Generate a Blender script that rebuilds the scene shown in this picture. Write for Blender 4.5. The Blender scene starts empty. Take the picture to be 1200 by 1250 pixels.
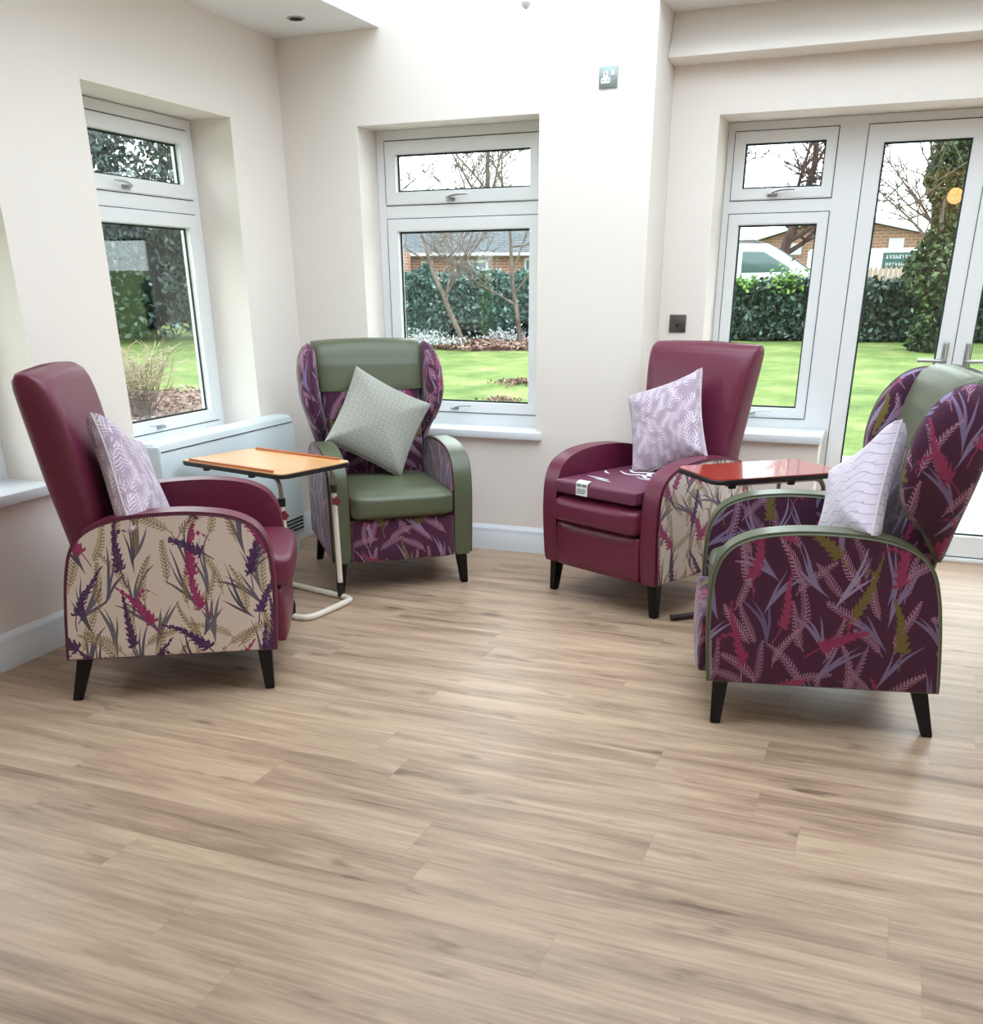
import bpy, bmesh, math, random
from math import sin, cos, pi, radians, sqrt, atan2
from mathutils import Vector, Matrix
rnd = random.Random(7)
S = bpy.context.scene
COL = S.collection

# ------------------------------------------------------------------ camera, world, light, exposure
cam_d = bpy.data.cameras.new('camera'); cam = bpy.data.objects.new('camera', cam_d); COL.objects.link(cam)
cam_d.sensor_fit = 'HORIZONTAL'; cam_d.sensor_width = 36.0
cam_d.lens = 36.0 * 1169.3 / 1200
cam_d.shift_x = -(603.6 - 600) / 1200
cam_d.shift_y = (869.6 - 625) / 1200
cam_d.clip_start = 0.05; cam_d.clip_end = 300
cam.matrix_world = (Matrix.Translation((0, 0, 1.4)) @ Matrix.Rotation(0.3834723, 4, 'Z')
                    @ Matrix.Rotation(1.1515584, 4, 'X') @ Matrix.Rotation(-0.0058265, 4, 'Z'))
S.camera = cam
S.view_settings.view_transform = 'Standard'; S.view_settings.look = 'None'
S.view_settings.exposure = 0.72; S.view_settings.gamma = 1.0
S.view_settings.use_curve_mapping = False

W = bpy.data.worlds.new('world'); S.world = W; W.use_nodes = True
bg = W.node_tree.nodes['Background']; bg.inputs[0].default_value = (0.94, 0.97, 1.0, 1); bg.inputs[1].default_value = 3.1

def area(name, loc, size, power, color, rot=(0, 0, 0)):
    l = bpy.data.lights.new(name, 'AREA'); l.shape = 'RECTANGLE'; l.size, l.size_y = size
    l.energy = power; l.color = color
    o = bpy.data.objects.new(name, l); COL.objects.link(o); o.location = loc; o.rotation_euler = rot
    return o
area('roof_lantern_fill', (-0.6, 3.5, 3.05), (3.7, 2.9), 8, (0.80, 0.92, 1.0))  # added fill, boosts the sky's own light through the lantern
area('rear_fill', (1.65, -2.85, 1.05), (1.3, 2.1), 9, (1.0, 0.97, 0.94), (radians(-90), 0, 0))  # fill light added behind the camera to brighten the room

# ------------------------------------------------------------------ material helpers
class E:
    """tiny maths-node expression"""
    nt = None
    def __init__(s, sock): s.s = sock
def _m(op, *a, clamp=False):
    n = E.nt.nodes.new('ShaderNodeMath'); n.operation = op; n.use_clamp = clamp
    for i, x in enumerate(a):
        if isinstance(x, E): E.nt.links.new(x.s, n.inputs[i])
        else: n.inputs[i].default_value = float(x)
    return E(n.outputs[0])
for _n, _o in (('add', 'ADD'), ('sub', 'SUBTRACT'), ('mul', 'MULTIPLY'), ('truediv', 'DIVIDE')):
    setattr(E, '__%s__' % _n, (lambda o: lambda a, b: _m(o, a, b))(_o))
    setattr(E, '__r%s__' % _n, (lambda o: lambda a, b: _m(o, b, a))(_o))
def lt(a, b): return _m('LESS_THAN', a, b)
def gt(a, b): return _m('GREATER_THAN', a, b)
def mx(a, b): return _m('MAXIMUM', a, b)
def mn(a, b): return _m('MINIMUM', a, b)
def ab(a): return _m('ABSOLUTE', a)
def fr(a): return _m('FRACT', a)
def sn(a): return _m('SINE', a)
def pw(a, b): return _m('POWER', a, b)

def srgb(r, g, b):
    f = lambda c: (c / 255 / 12.92) if c / 255 <= 0.04045 else ((c / 255 + 0.055) / 1.055) ** 2.4
    return (f(r), f(g), f(b), 1.0)

def newmat(name):
    m = bpy.data.materials.new(name); m.use_nodes = True
    nt = m.node_tree; b = nt.nodes['Principled BSDF']
    return m, nt, b
def plain(name, col, rough=0.5, metal=0.0, spec=0.5, noise=0.0, nscale=20, bump=0.0, bscale=200, sheen=0.0, coat=0.0, emit=None):
    m, nt, b = newmat(name)
    b.inputs['Base Color'].default_value = col
    b.inputs['Roughness'].default_value = rough; b.inputs['Metallic'].default_value = metal
    b.inputs['Specular IOR Level'].default_value = spec
    b.inputs['Sheen Weight'].default_value = sheen
    b.inputs['Coat Weight'].default_value = coat
    if emit:
        b.inputs['Emission Color'].default_value = emit[0]; b.inputs['Emission Strength'].default_value = emit[1]
    tc = nt.nodes.new('ShaderNodeTexCoord')
    if noise:
        n = nt.nodes.new('ShaderNodeTexNoise'); n.inputs['Scale'].default_value = nscale; n.inputs['Detail'].default_value = 5
        nt.links.new(tc.outputs['Object'], n.inputs['Vector'])
        r = nt.nodes.new('ShaderNodeMix'); r.data_type = 'RGBA'
        nt.links.new(n.outputs['Fac'], r.inputs[0])
        r.inputs[6].default_value = tuple(c * (1 - noise) for c in col[:3]) + (1,)
        r.inputs[7].default_value = tuple(min(1, c * (1 + noise)) for c in col[:3]) + (1,)
        nt.links.new(r.outputs[2], b.inputs['Base Color'])
    if bump:
        n2 = nt.nodes.new('ShaderNodeTexNoise'); n2.inputs['Scale'].default_value = bscale; n2.inputs['Detail'].default_value = 3
        nt.links.new(tc.outputs['Object'], n2.inputs['Vector'])
        bp = nt.nodes.new('ShaderNodeBump'); bp.inputs['Strength'].default_value = bump; bp.inputs['Distance'].default_value = 0.002
        nt.links.new(n2.outputs['Fac'], bp.inputs['Height']); nt.links.new(bp.outputs[0], b.inputs['Normal'])
    return m

def leafy(name, base, layers, rough=0.85, seed=0.0, sheen=0.25):
    """woven botanical print: layers = (kind, cells per metre, offset, density, colour a, colour b)"""
    m, nt, b = newmat(name); E.nt = nt
    uv = nt.nodes.new('ShaderNodeUVMap'); uv.uv_map = 'UVMap'
    wob = nt.nodes.new('ShaderNodeTexNoise'); wob.inputs['Scale'].default_value = 5.0; wob.inputs['Detail'].default_value = 1
    nt.links.new(uv.outputs[0], wob.inputs['Vector'])
    sub = nt.nodes.new('ShaderNodeVectorMath'); sub.operation = 'SUBTRACT'; nt.links.new(wob.outputs['Color'], sub.inputs[0]); sub.inputs[1].default_value = (0.5, 0.5, 0.5)
    scl = nt.nodes.new('ShaderNodeVectorMath'); scl.operation = 'SCALE'; nt.links.new(sub.outputs[0], scl.inputs[0]); scl.inputs['Scale'].default_value = 0.05
    wv = nt.nodes.new('ShaderNodeVectorMath'); wv.operation = 'ADD'; nt.links.new(uv.outputs[0], wv.inputs[0]); nt.links.new(scl.outputs[0], wv.inputs[1])
    fine = nt.nodes.new('ShaderNodeTexNoise'); fine.inputs['Scale'].default_value = 160; nt.links.new(uv.outputs[0], fine.inputs['Vector'])
    fine_e = E(fine.outputs['Fac'])
    cur = None
    for li, (kind, cells, off, dens, ca, cb) in enumerate(layers):
        mp = nt.nodes.new('ShaderNodeMapping'); mp.inputs['Location'].default_value = (off[0] + seed, off[1] + seed * 1.7, 0)
        mp.inputs['Scale'].default_value = (cells * 1.1, cells * 0.92, cells)
        nt.links.new(wv.outputs[0], mp.inputs['Vector'])
        vo = nt.nodes.new('ShaderNodeTexVoronoi'); vo.voronoi_dimensions = '2D'; vo.inputs['Scale'].default_value = 1.0
        vo.inputs['Randomness'].default_value = 0.42
        nt.links.new(mp.outputs[0], vo.inputs['Vector'])
        d = nt.nodes.new('ShaderNodeVectorMath'); d.operation = 'SUBTRACT'
        nt.links.new(mp.outputs[0], d.inputs[0]); nt.links.new(vo.outputs['Position'], d.inputs[1])
        sx = nt.nodes.new('ShaderNodeSeparateXYZ'); nt.links.new(d.outputs[0], sx.inputs[0])
        sc = nt.nodes.new('ShaderNodeSeparateColor'); nt.links.new(vo.outputs['Color'], sc.inputs[0])
        u0, v0 = E(sx.outputs[0]), E(sx.outputs[1]); r1, r2, r3 = E(sc.outputs[0]), E(sc.outputs[1]), E(sc.outputs[2])
        ang = (r1 - 0.5) * 1.9
        ca_, sa_ = _m('COSINE', ang), sn(ang)
        u = u0 * ca_ - v0 * sa_; v = u0 * sa_ + v0 * ca_
        t = (v + 0.5) * 1.0
        inr = gt(t, 0.02) * lt(t, 0.98)
        bend = (_m('ROUND', r2) - 0.5) * (0.5 + 0.5 * fr(r2 * 7.0))
        if kind == 'spike':
            du = ab(u - bend * t * t + bend * 0.3)
            w = 0.125 * pw(mx(1.0 - t, 0.0), 0.7) * gt(t, 0.25) * (0.86 + 0.28 * sn(t * 70 - du * 60)) + (fine_e - 0.5) * 0.11 * gt(t, 0.25)
            k = mx(lt(du, w), lt(du, 0.010)) 
            # side floret arching away
            tt = (t - 0.35) * 1.6
            du2 = ab(v - 0.02 - 0.22 * sn(mx(u + 0.06, 0.0) * 6.5))
            w2 = 0.055 * (1.0 - (u + 0.06) * 2.3) * (0.7 + 0.5 * sn(u * 75)) + (fine_e - 0.5) * 0.03
            k = mx(k, lt(du2, w2) * gt(u, -0.06) * lt(u, 0.38) * gt(r3, 0.35))
        elif kind == 'fern':
            du = ab(u - bend * t * t * 0.8 + bend * 0.25)
            env = 0.20 * pw(mx(1.0 - t, 0.0), 0.6) * pw(mx(t - 0.12, 0.0), 0.35)
            ph = fr(t * 15 - du * 15)
            ph = lt(ph, 0.60 - du * 1.2)
            k = mx(lt(du, env) * ph, lt(du, 0.011))
        elif kind == 'blade':
            uo = u + bend * 0.3
            b1 = ab(uo - bend * 1.0 * t * t); w1 = 0.030 * sn(t * pi)
            b2 = ab(uo + bend * 0.35 * t * t); w2 = 0.024 * sn(mn(t * 1.3, 1.0) * pi)
            b3 = ab(uo - bend * 0.55 * t * t * t - bend * 0.12 * t); w3 = 0.022 * sn(mn(t * 1.1, 1.0) * pi)
            k = mx(mx(lt(b1, w1), lt(b2, w2)), lt(b3, w3))
        else:  # twig: wavy small leaves for the scatter cushions
            du0 = u - 0.05 * sn(t * 6.0); du = ab(du0)
            ph = fr(t * 5 - du * 6 + gt(du0, 0.0) * 0.5)
            lw = ab(ph - 0.5)
            k = mx(lt(lw, 0.30 - du * 0.9) * lt(du, 0.27), lt(du, 0.014))
        k = k * inr * lt(r3, dens) if kind != 'spike' else k * inr * lt(r1, dens)
        cm = nt.nodes.new('ShaderNodeMix'); cm.data_type = 'RGBA'; nt.links.new(gt(r3, 0.5).s if kind == 'spike' else r2.s, cm.inputs[0])
        cm.inputs[6].default_value = ca; cm.inputs[7].default_value = cb
        mixn = nt.nodes.new('ShaderNodeMix'); mixn.data_type = 'RGBA'
        shade = k * (0.72 + 0.5 * fine_e)
        nt.links.new(_m('MINIMUM', shade, 1.0).s, mixn.inputs[0])
        if cur is None: mixn.inputs[6].default_value = base
        else: nt.links.new(cur, mixn.inputs[6])
        nt.links.new(cm.outputs[2], mixn.inputs[7]); cur = mixn.outputs[2]
    nt.links.new(cur, b.inputs['Base Color'])
    b.inputs['Roughness'].default_value = rough; b.inputs['Sheen Weight'].default_value = sheen; b.inputs['Specular IOR Level'].default_value = 0.25
    wv2 = nt.nodes.new('ShaderNodeTexNoise'); wv2.inputs['Scale'].default_value = 500; nt.links.new(uv.outputs[0], wv2.inputs['Vector'])
    bp = nt.nodes.new('ShaderNodeBump'); bp.inputs['Strength'].default_value = 0.25; bp.inputs['Distance'].default_value = 0.001
    nt.links.new(wv2.outputs['Fac'], bp.inputs['Height']); nt.links.new(bp.outputs[0], b.inputs['Normal'])
    return m

PUR = [('fern', 6.0, (2.2, 9.1), 0.7, srgb(150, 110, 134), srgb(134, 96, 122)),
       ('blade', 4.9, (0.3, 0.1), 1.1, srgb(150, 132, 164), srgb(104, 90, 128)),
       ('fern', 5.5, (0.75, 0.45), 1.1, srgb(166, 122, 146), srgb(150, 106, 134)),
       ('blade', 4.8, (3.1, 7.4), 0.8, srgb(120, 104, 142), srgb(160, 146, 172)),
       ('fern', 6.3, (8.15, 2.3), 0.6, srgb(160, 118, 140), srgb(146, 104, 128)),
       ('spike', 4.0, (0.15, 0.7), 1.06, srgb(112, 98, 48), srgb(142, 50, 86)),
       ('spike', 4.2, (5.4, 3.2), 0.56, srgb(148, 56, 90), srgb(112, 98, 50))]
CRE = [('fern', 5.6, (2.2, 9.1), 0.9, srgb(156, 140, 104), srgb(136, 120, 88)),
       ('blade', 4.6, (6.6, 1.9), 0.8, srgb(104, 98, 112), srgb(84, 78, 96)),
       ('blade', 4.9, (0.3, 0.1), 1.1, srgb(98, 90, 106), srgb(70, 64, 84)),
       ('fern', 5.5, (0.75, 0.45), 1.1, srgb(150, 132, 96), srgb(132, 116, 84)),
       ('blade', 4.8, (3.1, 7.4), 0.7, srgb(84, 78, 98), srgb(116, 110, 120)),
       ('fern', 6.3, (8.15, 2.3), 0.55, srgb(150, 134, 98), srgb(132, 116, 84)),
       ('spike', 4.0, (0.15, 0.7), 1.06, srgb(70, 38, 86), srgb(150, 44, 94)),
       ('spike', 4.2, (5.4, 3.2), 0.62, srgb(152, 46, 96), srgb(72, 40, 90)),
       ('spike', 4.3, (9.7, 6.15), 0.75, srgb(74, 42, 92), srgb(150, 48, 98))]
M = {}
M['purple_print'] = leafy('purple botanical fabric', srgb(72, 32, 58), PUR)
M['cream_print'] = leafy('cream botanical fabric', srgb(216, 202, 192), CRE, seed=3.3)
M['twig_print'] = leafy('mauve leaf print', srgb(166, 148, 164), [('twig', 12, (0.2, 0.4), 1.1, srgb(214, 202, 210), srgb(204, 190, 202)), ('twig', 12, (0.65, 1.1), 1.1, srgb(222, 212, 218), srgb(198, 184, 196))])

def checker_cloth(name, base, line, sx, sy, wav):
    m, nt, b = newmat(name); E.nt = nt
    uv = nt.nodes.new('ShaderNodeUVMap'); uv.uv_map = 'UVMap'
    s = nt.nodes.new('ShaderNodeSeparateXYZ'); nt.links.new(uv.outputs[0], s.inputs[0])
    u, v = E(s.outputs[0]), E(s.outputs[1])
    if wav:
        l1 = lt(ab(fr(v * sy + 0.22 * sn(u * sx)) - 0.5), 0.05)
        l2 = lt(ab(fr((u + 0.05 * sn(v * 90)) * 14 + 0.5 * _m('FLOOR', v * sy)) - 0.5), 0.03)
    else:
        a, c = fr(u * sx), fr(v * sy)
        par = fr((_m('FLOOR', u * sx) + _m('FLOOR', v * sy)) * 0.5)
        l1 = mx(lt(a, 0.12), lt(c, 0.12))
        l2 = (gt(par, 0.25) * lt(ab(a - 0.5), 0.06) + (1.0 - gt(par, 0.25)) * lt(ab(c - 0.5), 0.06))
    k = mn(mx(l1, l2), 1.0)
    mixn = nt.nodes.new('ShaderNodeMix'); mixn.data_type = 'RGBA'
    nt.links.new(k.s, mixn.inputs[0]); mixn.inputs[6].default_value = base; mixn.inputs[7].default_value = line
    nt.links.new(mixn.outputs[2], b.inputs['Base Color']); b.inputs['Roughness'].default_value = 0.75; b.inputs['Sheen Weight'].default_value = 0.4
    bp = nt.nodes.new('ShaderNodeBump'); bp.inputs['Strength'].default_value = 0.5; bp.inputs['Distance'].default_value = 0.002; bp.invert = True
    nt.links.new(k.s, bp.inputs['Height']); nt.links.new(bp.outputs[0], b.inputs['Normal'])
    return m
M['basket'] = checker_cloth('grey green woven cushion cloth', srgb(168, 168, 158), srgb(138, 140, 130), 40, 40, False)
M['quilt'] = checker_cloth('pale lilac quilted cloth', srgb(198, 186, 198), srgb(158, 144, 162), 60, 28, True)

M['wine'] = plain('burgundy vinyl', srgb(102, 33, 58), 0.38, bump=0.06, bscale=400, noise=0.04, nscale=6)
M['wine_pad'] = plain('burgundy pad cover', srgb(104, 46, 72), 0.42, bump=0.15, bscale=30)
M['olive'] = plain('olive green vinyl', srgb(86, 92, 70), 0.34, bump=0.06, bscale=400, noise=0.04, nscale=6)
M['pipe_wine'] = plain('dark wine piping', srgb(78, 24, 50), 0.5)
M['pipe_olive'] = plain('olive piping', srgb(104, 112, 92), 0.5)
M['pipe_pale'] = plain('pale piping', srgb(196, 186, 190), 0.7)
M['pipe_sage'] = plain('sage piping', srgb(158, 158, 140), 0.7)
M['leg'] = plain('black stained wood', srgb(8, 5, 5), 0.45, spec=0.3)
M['under'] = plain('black underside cloth', srgb(22, 18, 20), 0.9)
M['wall'] = plain('warm white painted plaster', srgb(235, 228, 220), 0.75, spec=0.2, noise=0.012, nscale=3, bump=0.03, bscale=120)
M['ceil'] = plain('white ceiling paint', srgb(238, 238, 236), 0.8, spec=0.2)
M['gloss_white'] = plain('white gloss paint', srgb(226, 232, 236), 0.28, spec=0.5)
M['upvc'] = plain('white plastic window frame', srgb(232, 234, 234), 0.32)
M['gasket'] = plain('dark window gasket', srgb(40, 52, 52), 0.7)
M['chrome'] = plain('satin chrome', srgb(168, 172, 172), 0.3, metal=1.0)
M['steel'] = plain('brushed steel plate', srgb(150, 160, 158), 0.4, metal=0.7)
M['bronze'] = plain('dark grey metal plate', srgb(96, 90, 88), 0.4, metal=0.7)
M['heater'] = plain('white enamel heater', srgb(214, 226, 228), 0.35)
M['dark'] = plain('dark slot', srgb(24, 26, 28), 0.8)
M['cream_tube'] = plain('cream painted tube', srgb(228, 218, 204), 0.3)
M['grey_tube'] = plain('grey steel tube', srgb(150, 140, 136), 0.3, metal=0.8)
M['brown_tube'] = plain('brown painted tube', srgb(58, 44, 44), 0.3)
M['black'] = plain('black plastic', srgb(20, 16, 18), 0.45)
M['knob'] = plain('dark red plastic', srgb(118, 22, 46), 0.45)
M['beech'] = plain('beech laminate', srgb(238, 182, 122), 0.22, noise=0.04, nscale=4, coat=0.3)
M['beech_edge'] = plain('brown ledge', srgb(184, 108, 62), 0.4)
M['mahog'] = plain('mahogany laminate', srgb(168, 62, 44), 0.16, noise=0.05, nscale=4, coat=0.5)
M['white_print'] = plain('white print', srgb(226, 226, 226), 0.6)
M['label_ink'] = plain('grey label ink', srgb(90, 110, 104), 0.7)
M['socket_white'] = plain('white socket insert', srgb(240, 244, 246), 0.4)

def glass_mat():
    m, nt, b = newmat('window glass')
    out = nt.nodes['Material Output']; nt.nodes.remove(b)
    t = nt.nodes.new('ShaderNodeBsdfTransparent'); t.inputs[0].default_value = (0.93, 0.97, 0.965, 1)
    g = nt.nodes.new('ShaderNodeBsdfGlossy'); g.inputs['Roughness'].default_value = 0.0; g.inputs[0].default_value = (1, 1, 1, 1)
    f = nt.nodes.new('ShaderNodeFresnel'); ge = nt.nodes.new('ShaderNodeNewGeometry'); E.nt = nt
    nt.links.new((1.45 - E(ge.outputs['Backfacing']) * (1.45 - 1 / 1.45)).s, f.inputs[0])   # same reflectance from either side of the sheet
    x = nt.nodes.new('ShaderNodeMixShader'); nt.links.new(f.outputs[0], x.inputs[0]); nt.links.new(t.outputs[0], x.inputs[1]); nt.links.new(g.outputs[0], x.inputs[2])
    nt.links.new(x.outputs[0], out.inputs[0]); return m
M['glass'] = glass_mat()

def floor_mat():
    m, nt, b = newmat('oak effect vinyl planks'); E.nt = nt
    tc = nt.nodes.new('ShaderNodeTexCoord')
    s = nt.nodes.new('ShaderNodeSeparateXYZ'); nt.links.new(tc.outputs['Object'], s.inputs[0])
    x, y = E(s.outputs[0]), E(s.outputs[1])
    PWID, PLEN = 0.178, 1.22
    row = _m('FLOOR', y / PWID); fy = fr(y / PWID)
    offs = fr(sn(row * 12.9898) * 43758.5)
    xs = x / PLEN + offs; coln = _m('FLOOR', xs); fx = fr(xs)
    rv = fr(sn(row * 78.233 + coln * 37.719) * 43758.5)
    cmb = nt.nodes.new('ShaderNodeCombineXYZ')
    nt.links.new((x + rv * 17.0).s, cmb.inputs[0]); nt.links.new((y + rv * 5.0).s, cmb.inputs[1]); nt.links.new((rv * 9.0).s, cmb.inputs[2])
    mp = nt.nodes.new('ShaderNodeMapping'); mp.inputs['Scale'].default_value = (0.8, 8.5, 1.0); nt.links.new(cmb.outputs[0], mp.inputs[0])
    n1 = nt.nodes.new('ShaderNodeTexNoise'); n1.inputs['Scale'].default_value = 1.6; n1.inputs['Detail'].default_value = 6; n1.inputs['Roughness'].default_value = 0.62; n1.inputs['Distortion'].default_value = 0.7
    nt.links.new(mp.outputs[0], n1.inputs['Vector'])
    mp2 = nt.nodes.new('ShaderNodeMapping'); mp2.inputs['Scale'].default_value = (5.0, 90.0, 1.0); nt.links.new(cmb.outputs[0], mp2.inputs[0])
    n2 = nt.nodes.new('ShaderNodeTexNoise'); n2.inputs['Scale'].default_value = 1.0; n2.inputs['Detail'].default_value = 4
    nt.links.new(mp2.outputs[0], n2.inputs['Vector'])
    mp3 = nt.nodes.new('ShaderNodeMapping'); mp3.inputs['Scale'].default_value = (1.5, 5.0, 1.0); nt.links.new(cmb.outputs[0], mp3.inputs[0])
    n3 = nt.nodes.new('ShaderNodeTexNoise'); n3.inputs['Scale'].default_value = 2.2; n3.inputs['Detail'].default_value = 3; nt.links.new(mp3.outputs[0], n3.inputs['Vector'])
    ramp = nt.nodes.new('ShaderNodeValToRGB'); cr = ramp.color_ramp
    cr.elements[0].position = 0.22; cr.elements[0].color = srgb(112, 88, 70)
    cr.elements[1].position = 0.74; cr.elements[1].color = srgb(204, 177, 150)
    e = cr.elements.new(0.46); e.color = srgb(168, 141, 117)
    val = E(n1.outputs['Fac']) * 0.86 + E(n2.outputs['Fac']) * 0.38 + (rv - 0.5) * 0.10 - 0.13
    # knots and dark cathedral streaks
    kn = mx(0.36 - E(n3.outputs['Fac']), 0.0) * 2.2
    nt.links.new((val - kn).s, ramp.inputs[0])
    edge = mx(mx(lt(fy, 0.010), gt(fy, 0.990)), mx(lt(fx, 0.0016), gt(fx, 0.9984)))
    mixn = nt.nodes.new('ShaderNodeMix'); mixn.data_type = 'RGBA'; nt.links.new((edge * 0.13).s, mixn.inputs[0])
    nt.links.new(ramp.outputs[0], mixn.inputs[6]); mixn.inputs[7].default_value = srgb(96, 78, 66)
    nt.links.new(mixn.outputs[2], b.inputs['Base Color'])
    b.inputs['Specular IOR Level'].default_value = 0.45
    nt.links.new((0.33 + E(n2.outputs['Fac']) * 0.16).s, b.inputs['Roughness'])
    bp = nt.nodes.new('ShaderNodeBump'); bp.inputs['Strength'].default_value = 0.12; bp.inputs['Distance'].default_value = 0.002
    nt.links.new((E(n2.outputs['Fac']) - edge).s, bp.inputs['Height']); nt.links.new(bp.outputs[0], b.inputs['Normal'])
    return m
M['floor'] = floor_mat()

def ramp_noise(name, cols, scale, detail=6, rough=0.9, coord='Object', stretch=(1, 1, 1), bump=0.0):
    m, nt, b = newmat(name)
    tc = nt.nodes.new('ShaderNodeTexCoord'); mp = nt.nodes.new('ShaderNodeMapping'); mp.inputs['Scale'].default_value = stretch
    nt.links.new(tc.outputs[coord], mp.inputs[0])
    n = nt.nodes.new('ShaderNodeTexNoise'); n.inputs['Scale'].default_value = scale; n.inputs['Detail'].default_value = detail; n.inputs['Roughness'].default_value = 0.65
    nt.links.new(mp.outputs[0], n.inputs['Vector'])
    r = nt.nodes.new('ShaderNodeValToRGB'); cr = r.color_ramp
    for i, (p, c) in enumerate(cols):
        e = cr.elements[i] if i < 2 else cr.elements.new(p)
        e.position = p; e.color = c
    nt.links.new(n.outputs['Fac'], r.inputs[0]); nt.links.new(r.outputs[0], b.inputs['Base Color'])
    b.inputs['Roughness'].default_value = rough; b.inputs['Specular IOR Level'].default_value = 0.2
    if bump:
        bp = nt.nodes.new('ShaderNodeBump'); bp.inputs['Strength'].default_value = bump; bp.inputs['Distance'].default_value = 0.05
        nt.links.new(n.outputs['Fac'], bp.inputs['Height']); nt.links.new(bp.outputs[0], b.inputs['Normal'])
    return m
def leafmat(name, cols, rough=0.55):
    m, nt, b = newmat(name)
    g = nt.nodes.new('ShaderNodeNewGeometry'); r = nt.nodes.new('ShaderNodeValToRGB'); cr = r.color_ramp
    for i, (p, c) in enumerate(cols):
        e = cr.elements[i] if i < 2 else cr.elements.new(p)
        e.position = p; e.color = c
    nt.links.new(g.outputs['Random Per Island'], r.inputs[0]); nt.links.new(r.outputs[0], b.inputs['Base Color'])
    b.inputs['Roughness'].default_value = rough
    return m
M['grass'] = ramp_noise('lawn grass', [(0.3, srgb(76, 100, 50)), (0.7, srgb(138, 146, 94)), (0.5, srgb(104, 124, 66))], 1.4, 9, bump=0.4)
M['paving'] = ramp_noise('pale paving', [(0.3, srgb(156, 149, 141)), (0.7, srgb(182, 177, 171))], 6)
M['soil'] = ramp_noise('leaf strewn soil', [(0.35, srgb(71, 53, 45)), (0.65, srgb(139, 114, 101))], 8, bump=0.4)
M['hedge'] = leafmat('dark ivy leaves', [(0.0, srgb(18, 36, 28)), (1.0, srgb(98, 124, 116)), (0.5, srgb(33, 58, 43)), (0.85, srgb(55, 81, 65))], 0.4)
M['teal_hedge'] = leafmat('blue green hedge leaves', [(0.0, srgb(33, 65, 60)), (1.0, srgb(139, 162, 159)), (0.45, srgb(55, 93, 83)), (0.8, srgb(76, 114, 104))], 0.35)
M['bright_leaf'] = leafmat('fresh green leaves', [(0.0, srgb(58, 106, 33)), (1.0, srgb(124, 162, 70))])
M['ivy'] = leafmat('ivy leaves', [(0.0, srgb(20, 38, 22)), (1.0, srgb(93, 113, 70)), (0.5, srgb(40, 63, 36))])
M['holly'] = leafmat('dark evergreen leaves', [(0.0, srgb(22, 36, 35)), (1.0, srgb(124, 142, 142)), (0.5, srgb(45, 65, 61)), (0.85, srgb(71, 93, 88))], 0.35)
M['litter'] = leafmat('dead leaves', [(0.0, srgb(86, 61, 50)), (1.0, srgb(171, 149, 137)), (0.5, srgb(129, 101, 86))], 0.8)
M['snowdrop'] = leafmat('white flowers', [(0.0, srgb(99, 124, 108)), (1.0, srgb(202, 204, 205)), (0.4, srgb(174, 182, 185))], 0.8)
M['hedge_core'] = plain('shaded hedge interior', srgb(12, 20, 18), 1.0, spec=0.0)  # near-black core, shade between the leaves put into its colour
M['bark'] = ramp_noise('tree bark', [(0.3, srgb(73, 60, 55)), (0.7, srgb(129, 116, 108))], 9, stretch=(1, 1, 0.3), bump=0.3)
M['bark_dark'] = ramp_noise('dark bark', [(0.3, srgb(48, 35, 35)), (0.7, srgb(89, 70, 65))], 6, stretch=(1, 1, 0.3), bump=0.3)
M['twigs'] = plain('bare twigs', srgb(104, 83, 73), 0.9)
M['twig_pale'] = plain('pale dry twigs', srgb(162, 142, 129), 0.9)
def brick_mat(name, c1, c2, mort, sc=4.4):
    m, nt, b = newmat(name)
    uv = nt.nodes.new('ShaderNodeUVMap'); uv.uv_map = 'UVMap'
    t = nt.nodes.new('ShaderNodeTexBrick'); t.inputs['Scale'].default_value = sc
    t.inputs['Color1'].default_value = c1; t.inputs['Color2'].default_value = c2; t.inputs['Mortar'].default_value = mort
    t.inputs['Brick Width'].default_value = 1.0; t.inputs['Row Height'].default_value = 0.36; t.inputs['Mortar Size'].default_value = 0.05
    nt.links.new(uv.outputs[0], t.inputs['Vector']); nt.links.new(t.outputs[0], b.inputs['Base Color']); b.inputs['Roughness'].default_value = 0.9
    return m
M['brick'] = brick_mat('orange brick', srgb(162, 106, 86), srgb(142, 86, 71), srgb(171, 156, 146))
M['brick_old'] = brick_mat('tan brick', srgb(157, 116, 93), srgb(139, 99, 81), srgb(162, 146, 132))
M['slate'] = brick_mat('grey roof tiles', srgb(101, 106, 109), srgb(86, 93, 98), srgb(61, 68, 73), 3.2)
M['white_ext'] = plain('white exterior paint', srgb(195, 197, 199), 0.5)
M['dark_glass'] = plain('dark window pane', srgb(76, 91, 93), 0.15)
M['car_paint'] = plain('silver car paint', srgb(177, 182, 185), 0.25, coat=0.5)
M['car_glass'] = plain('car window glass', srgb(79, 101, 101), 0.08)
M['rubber'] = plain('rubber', srgb(20, 20, 22), 0.8)
M['fence_wood'] = plain('pale fence wood', srgb(171, 152, 134), 0.85, noise=0.15, nscale=8)
M['sign_green'] = plain('teal sign', srgb(36, 76, 73), 0.5)
M['warm_glow'] = plain('warm lamp glow', srgb(255, 200, 150), 0.5, emit=(srgb(255, 176, 110), 14.0))

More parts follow.
